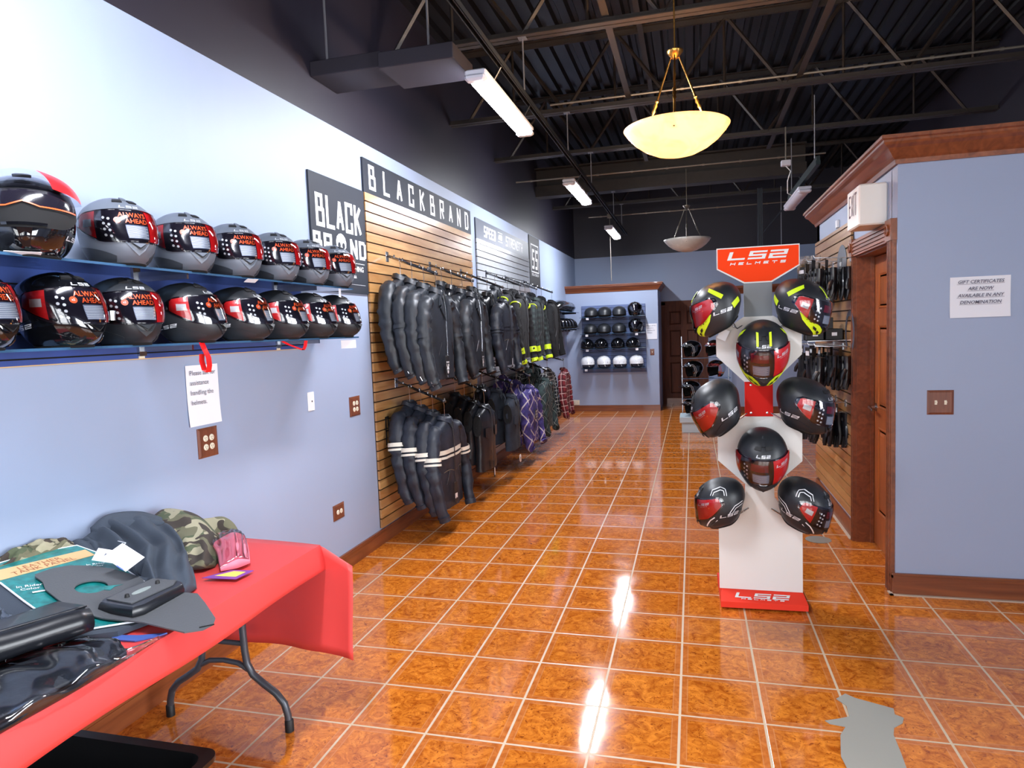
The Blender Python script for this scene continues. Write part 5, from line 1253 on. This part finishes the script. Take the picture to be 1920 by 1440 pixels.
# table
t=thing('folding_table','white folding table with bent grey tube legs under a red plastic cover','table',(-1.92,1.55,0))
b=MB(); b.bbox(-.40,.38,-1.0,.96,.695,.735,.012); mk('tabletop',b,M['tabletop'],t)
def legset(y,dirn):
    for s in(-1,1):
        b=MB(); P=[(s*.10,y,.695),(s*.10,y,.42),(s*.103,y,.33),(s*.110,y,.27),(s*.135,y,.225),(s*.185,y,.19),(s*.24,y,.155),(s*.275,y,.115),(s*.288,y,.07),(s*.292,y,.015)]
        Q=[P[0]]
        for a,c in zip(P,P[1:]): Q+= [tuple(a[i]+(c[i]-a[i])*.5 for i in range(3)),c]
        b.tube(Q,.0145,10); lg=mk('leg',b,M['tableleg'],t,'all')
        b=MB(); b.lathe([(0,0),(.018,0),(.018,.045),(.0145,.05)],12,0,(s*.292,y,0)); mk('rubber_foot',b,M['black_plain'],lg,True)
    b=MB(); b.tube([(-.10,y,.355),(.10,y,.355)],.011,8); b.tube([(-.115,y,.245),(-.07,y,.268),(0,y,.275),(.07,y,.268),(.115,y,.245)],.011,8); mk('cross_bar',b,M['tableleg'],t,True)
legset(.79,1); legset(-.79,-1)
# red plastic cover: top, short front skirt and a long end drop
b=MB(); X0,X1=-2.325,-1.525; YE=2.575; YS_=.35
def clz(x,y): return .7385+.0015*sin(x*9+y*4)
b.grid(lambda s,q:(X0+(X1-X0)*s,YS_+(YE-YS_-.05)*q-0*s+(.05-.09*s)*q,clz(X0+(X1-X0)*s,q)),12,40)
fr=lambda q:YS_+(YE-YS_-.05)*q+(.05-.09)*q
b.grid(lambda s,q:(X1+.028*sin(s*pi/2)+.006*sin(q*11)*s,fr(q)-0*s,clz(X1,q)-.097*s**1.0+.004*sin(q*17)*s),6,40)
# end drop
def endp(s,q):     # s along the width (incl. the folded-out corner), q down
    if s<=.78:
        k=s/.78; x=X0+(X1-X0)*k; y=YE-.09*k
        zt=clz(X1,1) if k>=1 else .7385+.0015*sin(x*9+4)
    else:
        k=(s-.78)/.22; x=X1+.155*k; y=YE-.09+(-.0)*k-.02*k; zt=clz(X1,1)-.075*k
    return (x+.012*sin(q*3+s*9)*q,y+.015*sin(q*pi/2)-.045*q*(.3+.7*s)+.010*sin(s*15)*q,zt-(.485-.045*s)*q*(1 if s<.78 else (1-.11*(s-.78)/.22)))
b.grid(endp,26,12)
cl=mk('tablecloth',b,M['cloth'],None,True); tag(cl,'red plastic table cover with a long stiff drop at its far end','tablecloth')
sm=cl.modifiers.new('t','SOLIDIFY'); sm.thickness=.0015; sm.offset=1
# things on the table
def hz(x,y,o=0): return .768+.2*max(0,-x-1.75)+o
def sheet(name,pts,th,m,label,cat,o=0,curve=None,parent=None):
    b=MB(); cx=sum(p[0] for p in pts)/len(pts); cy=sum(p[1] for p in pts)/len(pts)
    E=[]
    for p,q in zip(pts,pts[1:]+pts[:1]):
        for k in range(6): E.append((p[0]+(q[0]-p[0])*k/6,p[1]+(q[1]-p[1])*k/6))
    rings=[]
    for dz,seq in((0,[j/10 for j in range(0,11)]),(-th,[j/10 for j in range(10,-1,-1)])):
        for f in seq:
            f=max(f,.002); R=[(cx+(x-cx)*f,cy+(y-cy)*f) for x,y in E]; rings.append([(x,y,hz(x,y,o)+dz) for x,y in R])
    b.loft(rings,True); ob=mk(name,b,m,parent,True)
    return tag(ob,label,cat) if label else ob
# flattened black item under the card
sheet('folded_black_garment',[(-2.30,1.40),(-2.30,1.95),(-2.10,1.9),(-1.80,1.70),(-1.62,1.70),(-1.66,1.58),(-1.80,1.50),(-2.0,1.36)],.016,M['pants'],'flat folded black garment lying under the teal card','clothing',-.006)
t=thing('teal_package_card','teal backing card with tan title band, tilted against the clothes heap','package',(0,0,0))
teal=[(-2.274,1.614),(-2.305,1.744),(-2.292,1.85),(-2.24,1.985),(-2.146,1.978),(-1.949,1.92),(-1.631,1.784),(-1.594,1.674),(-1.662,1.631),(-1.745,1.571),(-1.875,1.552),(-2.025,1.595),(-2.182,1.645)]
ob=sheet('card',teal,.004,M['teal'],None,None,.0,parent=t)
ob=sheet('title_band',[(-2.262,1.65),(-2.257,1.705),(-2.187,1.971),(-2.127,1.955),(-2.195,1.642)],.001,M['tan'],None,None,.0016,parent=t)
b=MB(); 
def TF(cx,cy,ang): 
    c,s=cos(ang),sin(ang); return lambda u,v:(cx+u*c-v*s,cy+u*s+v*c,hz(cx+u*c-v*s,cy+u*s+v*c,.0022))
putt(b,TF(-2.205,1.805,Rd(77)),ftext('LEATHER',.034,.0)); putt(b,TF(-2.178,1.80,Rd(77)),ftext('TANK PANEL',.034,.0)); mk('title_print',b,M['door'],t)
b=MB(); putt(b,TF(-2.085,1.665,Rd(55)),ftext('In Rider\nColor',.022,.01)); mk('white_print',b,M['white'],t)
b=MB(); putt(b,TF(-2.06,1.895,Rd(55)),ftext('In Rider\nColor',.018,.01)); put(b,TF(-2.035,1.67,Rd(60)),rect(-.03,.03,-.005,.005)); mk('white_print',b,M['white'],t)
for nm in(0,):
    b=MB(); n=len(teal); b.tube([(x,y,hz(x,y,-.001)) for x,y in teal]+[(teal[0][0],teal[0][1],hz(*teal[0],-.001))],.003,6); mk('white_edge',b,M['paper'],t)
# bib shaped tank cover with a round hole
def outline_with_hole():
    O=[(-2.134,1.719),(-2.132,1.782),(-2.108,1.832),(-2.056,1.869),(-1.985,1.888),(-1.876,1.891),(-1.753,1.876),(-1.645,1.838),(-1.610,1.853),(-1.515,1.779),(-1.383,1.668),(-1.372,1.626),(-1.386,1.598),(-1.431,1.576),(-1.5,1.592),(-1.57,1.617),(-1.648,1.618),(-1.737,1.618),(-1.832,1.614),(-1.938,1.637),(-2.024,1.667),(-2.075,1.702)]
    return O
O=outline_with_hole(); hc=(-1.933,1.753); hr=.047; n=44
# resample outline by angle about the hole centre
def rayhit(a):
    best=None; d=(cos(a),sin(a))
    for p,q in zip(O,O[1:]+O[:1]):
        ex,ey=q[0]-p[0],q[1]-p[1]; den=d[0]*ey-d[1]*ex
        if abs(den)<1e-9: continue
        tt=((p[0]-hc[0])*ey-(p[1]-hc[1])*ex)/den; uu=((p[0]-hc[0])*d[1]-(p[1]-hc[1])*d[0])/den
        if tt>0 and -1e-6<=uu<=1+1e-6 and (best is None or tt>best): best=tt
    return best or .1
b=MB(); NA=96; NR=10; vs=[];fs=[]
angs=[2*pi*k/NA for k in range(NA)]
hit=[rayhit(a) for a in angs]
for lay,dz in((0,.010),(1,.006)):
    for j in range(NR+1):
        for k,a in enumerate(angs):
            r=hr+(hit[k]-hr)*j/NR; x,y=hc[0]+cos(a)*r,hc[1]+sin(a)*r; vs.append((x,y,hz(x,y,dz)))
S=(NR+1)*NA
for j in range(NR):
    for k in range(NA):
        a0=j*NA+k; a1=j*NA+(k+1)%NA; fs.append((a0,a1,a1+NA,a0+NA)); fs.append((S+a0,S+a0+NA,S+a1+NA,S+a1))
for k in range(NA):
    k1=(k+1)%NA; fs.append((k,S+k,S+k1,k1)); e=NR*NA; fs.append((e+k,e+k1,S+e+k1,S+e+k))
b.add(vs,fs); t=thing('tank_bib','charcoal leatherette bib panel with a round hole and a pouch on top','leather panel',(0,0,0))
mk('bib_panel',b,M['bib'],t,True)
b=MB(); b.prism([(-1.905,1.775),(-1.885,1.755),(-1.868,1.762),(-1.876,1.79),(-1.868,1.815),(-1.880,1.80),(-1.893,1.785)],.0005,.0012,0,lambda u,v,w:(u,v,hz(u,v,.0105)+w)); mk('slit',b,M['teal'],t)
b=MB(); b.tube([(-1.37,1.64,hz(-1.37,1.64,.011)),(-1.40,1.612,hz(-1.4,1.6,.0115))],.002,5); mk('stitch_mark',b,M['liner'],t)
t=thing('leather_pouch','black leather tank pouch with a pale oval badge on the charcoal bib','pouch',(-1.725,1.765,.781),(0,0,Rd(-3)))
A=[(-.068,-.108),(.070,-.118),(.085,-.09),(.070,.075),(.045,.095),(-.06,.112),(-.078,.09),(-.082,-.085)]
b=MB(); b.loft([[(x*1.06,y*1.06,0) for x,y in A],[(x*1.08,y*1.08,.008) for x,y in A],[(x*1.05,y*1.05,.022) for x,y in A],[(x,y,.028) for x,y in A]],True); mk('pouch_body',b,M['leather_black'],t,True)
b=MB(); Fp=[(-.066,-.09),(.045,-.10),(.050,.06),(.03,.095),(-.066,.09)]; b.prism(Fp,.028,.0315,0); mk('flap',b,M['bib'],t)
b=MB(); b.prism(disc(-.01,-.01,.014,20,.036),.0315,.033,0); mk('badge',b,mat('badge_grey',(140,150,146),.4),t)
for y in(-.065,.055): b=MB(); b.lathe([(0,.012),(.006,.010),(.008,0)],12,0,(-.01,y,.0315)); mk('snap_button',b,M['black_plain'],t,True)
# cloth heaps from control grids
def catm(P,t):
    n=len(P)-1; i=min(int(t*n),n-1); f=t*n-i; g=lambda k:Vector(P[max(0,min(n,k))])
    p0,p1,p2,p3=g(i-1),g(i),g(i+1),g(i+2)
    return .5*((2*p1)+(-p0+p2)*f+(2*p0-5*p1+4*p2-p3)*f*f+(-p0+3*p1-3*p2+p3)*f**3)
def heap(name,rows,m,label,cat,nu=36,nv=24,fold=.006,fr=26,seed=0,base_z=.742,parent=None,fdir=0):
    def P(s,q):
        p=catm([catm(r,s) for r in rows],q); ed=min(s,1-s,q,1-q)*8; ed=max(0,min(1,ed))
        f=(sin((s if fdir==0 else q)*fr+2.5*noise.noise(Vector((s*2,q*3,seed)))+q*2)*fold+noise.noise(Vector((s*6+seed,q*6,1)))*fold*1.2)*ed
        return Vector((p.x+f*.5,p.y-f*.3,p.z+f))
    b=MB(); b.grid(P,nu,nv)
    edge=[P(i/nu,0) for i in range(nu+1)]+[P(1,j/nv) for j in range(1,nv+1)]+[P(1-i/nu,1) for i in range(1,nu+1)]+[P(0,1-j/nv) for j in range(1,nv)]
    bot=[Vector((e.x,e.y,max(base_z,min(e.z-.012,base_z+.012)))) for e in edge]; b.loft([edge,bot],False); b.add(bot,[tuple(range(len(bot)))])
    o=mk(name,b,m,parent,'all')
    return tag(o,label,cat) if label else o
t=thing('folded_trousers','folded charcoal work trousers heaped against the wall','trousers',(0,0,0))
heap('cloth_heap',[[(-2.31,2.06,.855),(-2.30,2.13,.885),(-2.27,2.19,.915),(-2.22,2.33,.885),(-2.17,2.39,.825)],
 [(-2.20,2.005,.838),(-2.12,2.045,.866),(-2.06,2.11,.868),(-2.0,2.20,.838),(-1.98,2.24,.775)],
 [(-2.10,1.975,.80),(-1.965,1.94,.835),(-1.87,1.955,.850),(-1.795,1.995,.835),(-1.785,2.05,.765)],
 [(-2.03,1.955,.785),(-1.86,1.885,.805),(-1.75,1.85,.805),(-1.67,1.865,.790),(-1.70,1.96,.755)]],M['pants'],None,None,60,36,.017,30,2.0,parent=t)
heap('waistband',[[(-2.318,2.12,.89),(-2.30,2.19,.925),(-2.25,2.30,.91),(-2.19,2.375,.86)],[(-2.25,2.10,.885),(-2.22,2.17,.90),(-2.16,2.27,.885),(-2.12,2.34,.835)]],M['pants'],None,None,24,6,.002,8,1,.83,parent=t)
heap('trouser_leg',[[(-2.33,1.93,.80),(-2.32,2.03,.86),(-2.30,2.08,.86)],[(-2.26,1.93,.82),(-2.24,1.99,.865),(-2.22,2.05,.86)],[(-2.18,1.95,.80),(-2.15,1.98,.83),(-2.14,2.02,.82)]],M['pants'],None,None,16,12,.005,12,5,parent=t)
for (x,y,z,rz,w,h),lb in (((-2.01,1.90,.865,Rd(62),.055,.085),'small white paper hang tag with a printed mark on the trousers'),((-1.905,1.865,.878,Rd(35),.078,.10),'larger white paper hang tag on the trousers')):
    q=Vector((.55,-.45,1.0)).to_track_quat('Z','Y'); q=q@Euler((0,0,rz)).to_quaternion()
    tt=thing('hang_tag',lb,'tag',(x,y,z)); tt.rotation_euler=q.to_euler(); b=MB(); b.bbox(-w/2,w/2,-h/2,h/2,-.001,.001,.0008); mk('paper_card',b,M['paper'],tt)
    if w<.06: b=MB(); b.box(-.008,.008,-.012,.012,.001,.0014); mk('printed_mark',b,M['ink'],tt)
    else: b=MB(); b.box(-.041,-.037,-.04,-.01,-.001,.0012); mk('blue_edge',b,M['bluecard'],tt)
b=MB(); b.tube([(-2.10,2.03,.875),(-2.03,2.0,.88),(-2.0,1.96,.885),(-1.97,1.915,.88)],.0015,5); tag(mk('tag_string',b,M['paper'],None,True),'white string holding the paper tags on the trousers','string')
heap('camouflage_clothing',[[(-2.26,2.33,.84),(-2.25,2.42,.885),(-2.22,2.50,.86),(-2.18,2.545,.79)],[(-2.14,2.30,.85),(-2.12,2.37,.885),(-2.08,2.45,.85),(-2.05,2.50,.77)],[(-2.02,2.24,.83),(-1.98,2.29,.845),(-1.94,2.35,.82),(-1.93,2.40,.76)],[(-1.92,2.16,.79),(-1.87,2.19,.80),(-1.84,2.23,.78),(-1.84,2.26,.75)],[(-1.84,2.09,.77),(-1.80,2.11,.775),(-1.79,2.14,.765),(-1.79,2.17,.75)]],M['camo'],'green and brown camouflage garment draped between the trousers and the pink pack','clothing',30,28,.005,14,4)
heap('camouflage_clothing',[[(-2.28,2.46,.75),(-2.2,2.52,.79),(-2.12,2.555,.80),(-2.05,2.565,.79),(-2.0,2.56,.755)],[(-2.22,2.42,.80),(-2.14,2.46,.825),(-2.07,2.50,.83),(-2.0,2.53,.82),(-1.96,2.545,.76)],[(-2.14,2.38,.76),(-2.06,2.43,.77),(-2.0,2.46,.77),(-1.95,2.49,.765),(-1.93,2.52,.75)]],M['camo'],'rolled camouflage sleeve behind the pink pack at the table end','clothing',26,14,.004,9,8)
heap('camouflage_clothing',[[(-2.32,1.66,.87),(-2.325,1.80,.90),(-2.32,1.93,.905),(-2.31,2.03,.86)],[(-2.28,1.66,.87),(-2.275,1.80,.885),(-2.26,1.93,.885),(-2.25,2.0,.86)]],M['camo'],'crumpled camouflage cloth behind the teal card along the wall','clothing',30,8,.012,22,11,.80)
t=thing('pink_cloth_pack','pink cloth in a clear bag with a printed header card','package',(0,0,0))
pr=[[(-1.985,2.36,.77),(-1.975,2.43,.785),(-1.96,2.48,.77)],[(-1.90,2.29,.79),(-1.86,2.37,.815),(-1.85,2.43,.785)],[(-1.80,2.20,.785),(-1.76,2.26,.81),(-1.75,2.32,.78)],[(-1.71,2.10,.765),(-1.67,2.14,.785),(-1.655,2.20,.765)]]
heap('pink_cloth',pr[1:],M['pink'],None,None,18,20,.003,12,3,parent=t,fdir=1)
heap('clear_bag',[[(x-.004,y,z+.008) for x,y,z in r] for r in pr],film('bag_film',(250,235,240),.16,.12),None,None,20,24,.007,26,6,parent=t)
b=MB(); b.prism([(-1.735,2.03),(-1.60,2.04),(-1.59,2.13),(-1.68,2.12)],.752,.754,0); b.prism([(-1.70,2.055),(-1.615,2.06),(-1.61,2.11),(-1.66,2.11)],.754,.7545,1); mk('header_card',b,[M['purple'],M['yellow']],t)
# black rolled leather and packages at the near left
t=thing('rolled_black_leather','smooth black leather roll lying on the flat bagged leather','roll',(0,0,0))
b=MB(); c0,c1=Vector((-1.90,1.02,.835)),Vector((-1.715,1.535,.815)); ax=(c1-c0).normalized(); rings=[]
for k in range(17):
    c=c0.lerp(c1,k/16); r=.036+.008*(1-k/16)
    e1=ax.cross(Vector((0,0,1))).normalized(); e2=e1.cross(ax)
    rings.append([c+e1*cos(2*pi*j/24)*r*1.15+e2*sin(2*pi*j/24)*r*(1+.05*sin(k)) for j in range(24)])
b.loft(rings,True); mk('roll_body',b,M['leather_black'],t,'all')
b=MB(); w=[Vector((-.0,0,0))]; e1=ax.cross(Vector((0,0,1))).normalized()
b.grid(lambda s,q:(c0.lerp(c1,s)+(-e1)*(.0+.20*q)+Vector((0,0,.040-.03*q+.004*sin(s*7)*q))),16,8); lf=mk('loose_flap',b,M['leather_black'],t,'all'); lf.modifiers.new('t','SOLIDIFY').thickness=.003
t=thing('bagged_black_leather','flat black leather in a crinkled clear bag along the table front','package',(0,0,0))
fl=[[(-2.02,.80,.752),(-1.92,1.10,.760),(-1.80,1.36,.762),(-1.70,1.53,.752)],[(-1.80,.80,.768),(-1.74,1.08,.778),(-1.66,1.35,.778),(-1.60,1.52,.762)],[(-1.57,.78,.755),(-1.545,1.05,.768),(-1.53,1.30,.766),(-1.54,1.49,.752)]]
heap('folded_leather',fl,M['leather'],None,None,40,16,.003,9,3,parent=t)
heap('crinkled_bag',[[(x,y+.0,z+.010) for x,y,z in r] for r in [[(fl[0][i][0]-.02,fl[0][i][1],.756) for i in range(4)],fl[0],fl[1],fl[2],[(fl[2][i][0]+.018,fl[2][i][1]+(.10 if i==3 else .01),.745) for i in range(4)]]],film('crinkle_film',(245,247,252),.13,.10),None,None,60,26,.008,34,9,parent=t)
t=thing('bagged_fittings','crumpled clear bag of small fittings beside the black roll','package',(0,0,0))
heap('fittings',[[(-2.06,1.36,.80),(-2.03,1.45,.81),(-2.0,1.52,.79)],[(-1.95,1.34,.79),(-1.92,1.42,.80),(-1.90,1.49,.78)]],M['steel'],None,None,18,10,.010,30,14,parent=t)
heap('crinkled_bag',[[(-2.16,1.33,.80),(-2.13,1.47,.82),(-2.08,1.57,.80)],[(-2.04,1.31,.825),(-2.0,1.42,.84),(-1.96,1.51,.815)],[(-1.92,1.28,.79),(-1.89,1.38,.80),(-1.86,1.46,.79)]],film('fit_film',(248,250,255),.22,.1),None,None,30,22,.014,30,17,parent=t)
b=MB(); b.prism([(-1.69,1.585),(-1.60,1.60),(-1.53,1.63),(-1.545,1.60),(-1.585,1.565),(-1.66,1.56)],.742,.746,0); tag(mk('blue_card',b,M['bluecard']),'blue and red printed card poking out from under the charcoal bib','card')
# black bin under the table front
t=thing('storage_bin','black plastic bin on the floor under the table front','bin',(-1.90,1.42,0))
def rr(w,d,z,r=.05,n=5):
    out=[]
    for cx,cy,a0 in((w-r,d-r,0),(-w+r,d-r,90),(-w+r,-d+r,180),(w-r,-d+r,270)):
        for k in range(n+1): a=Rd(a0+90*k/n); out.append((cx+r*cos(a),cy+r*sin(a),z))
    return out
b=MB(); b.loft([rr(.34,.27,0),rr(.385,.31,.25),rr(.39,.315,.275),rr(.42,.345,.285),rr(.42,.345,.30),rr(.385,.31,.30),rr(.38,.305,.26),rr(.33,.26,.02)],True); bn=mk('bin_body',b,M['binblack'],t,True)

# ------------------------------------------------------------------ LIGHT
def area(name,loc,rot,sx,sy,e,col=(1,1,1)):
    l=bpy.data.lights.new(name,'AREA'); l.shape='RECTANGLE'; l.size=sx; l.size_y=sy; l.energy=e; l.color=col
    o=bpy.data.objects.new(name,l); C.objects.link(o); o.location=loc; o.rotation_euler=rot; return o
# daylight arriving through the shop windows behind the camera
area('daylight',(.4,YF-.35,1.75),(Rd(90),0,0),5.2,2.5,150,(1.0,.98,.95))
area('daylight_side',(XR+.45,.25,1.65),(Rd(90),0,Rd(90)),4.2,2.3,280,(.97,.98,1.0))
l=bpy.data.lights.new('pendant_bulb','POINT'); l.energy=60; l.color=(1,.70,.42); l.shadow_soft_size=.05
o=bpy.data.objects.new('pendant_bulb',l); C.objects.link(o); o.location=(PL[0]+.06,PL[1],PL[2]-.03)
w=bpy.data.worlds.new('World'); bpy.context.scene.world=w; w.use_nodes=True
bg=w.node_tree.nodes['Background']; bg.inputs[0].default_value=(.92,.96,1,1); bg.inputs[1].default_value=1.0

# ------------------------------------------------------------------ CAMERA
cam=bpy.data.cameras.new('Camera'); co=bpy.data.objects.new('Camera',cam); C.objects.link(co)
R_=((0.9660242,0.25568006,-0.03774853),(-0.01644658,-0.08494666,-0.99624976),(-0.25792781,0.96302221,-0.07785546))
mtx=Matrix((( R_[0][0],-R_[1][0],-R_[2][0],0),(R_[0][1],-R_[1][1],-R_[2][1],0),(R_[0][2],-R_[1][2],-R_[2][2],1.604),(0,0,0,1)))
co.matrix_world=mtx; cam.sensor_width=36; cam.sensor_fit='HORIZONTAL'; cam.lens=36*1276.04/1920; cam.clip_start=.05; cam.clip_end=60
s=bpy.context.scene; s.camera=co
s.view_settings.view_transform='Standard'; s.view_settings.look='None'; s.view_settings.gamma=1; s.view_settings.use_curve_mapping=False; s.view_settings.exposure=.98
s.cycles.use_denoising=True; s.cycles.max_bounces=8; s.cycles.transparent_max_bounces=24
s.cycles.caustics_reflective=False; s.cycles.caustics_refractive=False; s.cycles.sample_clamp_indirect=4
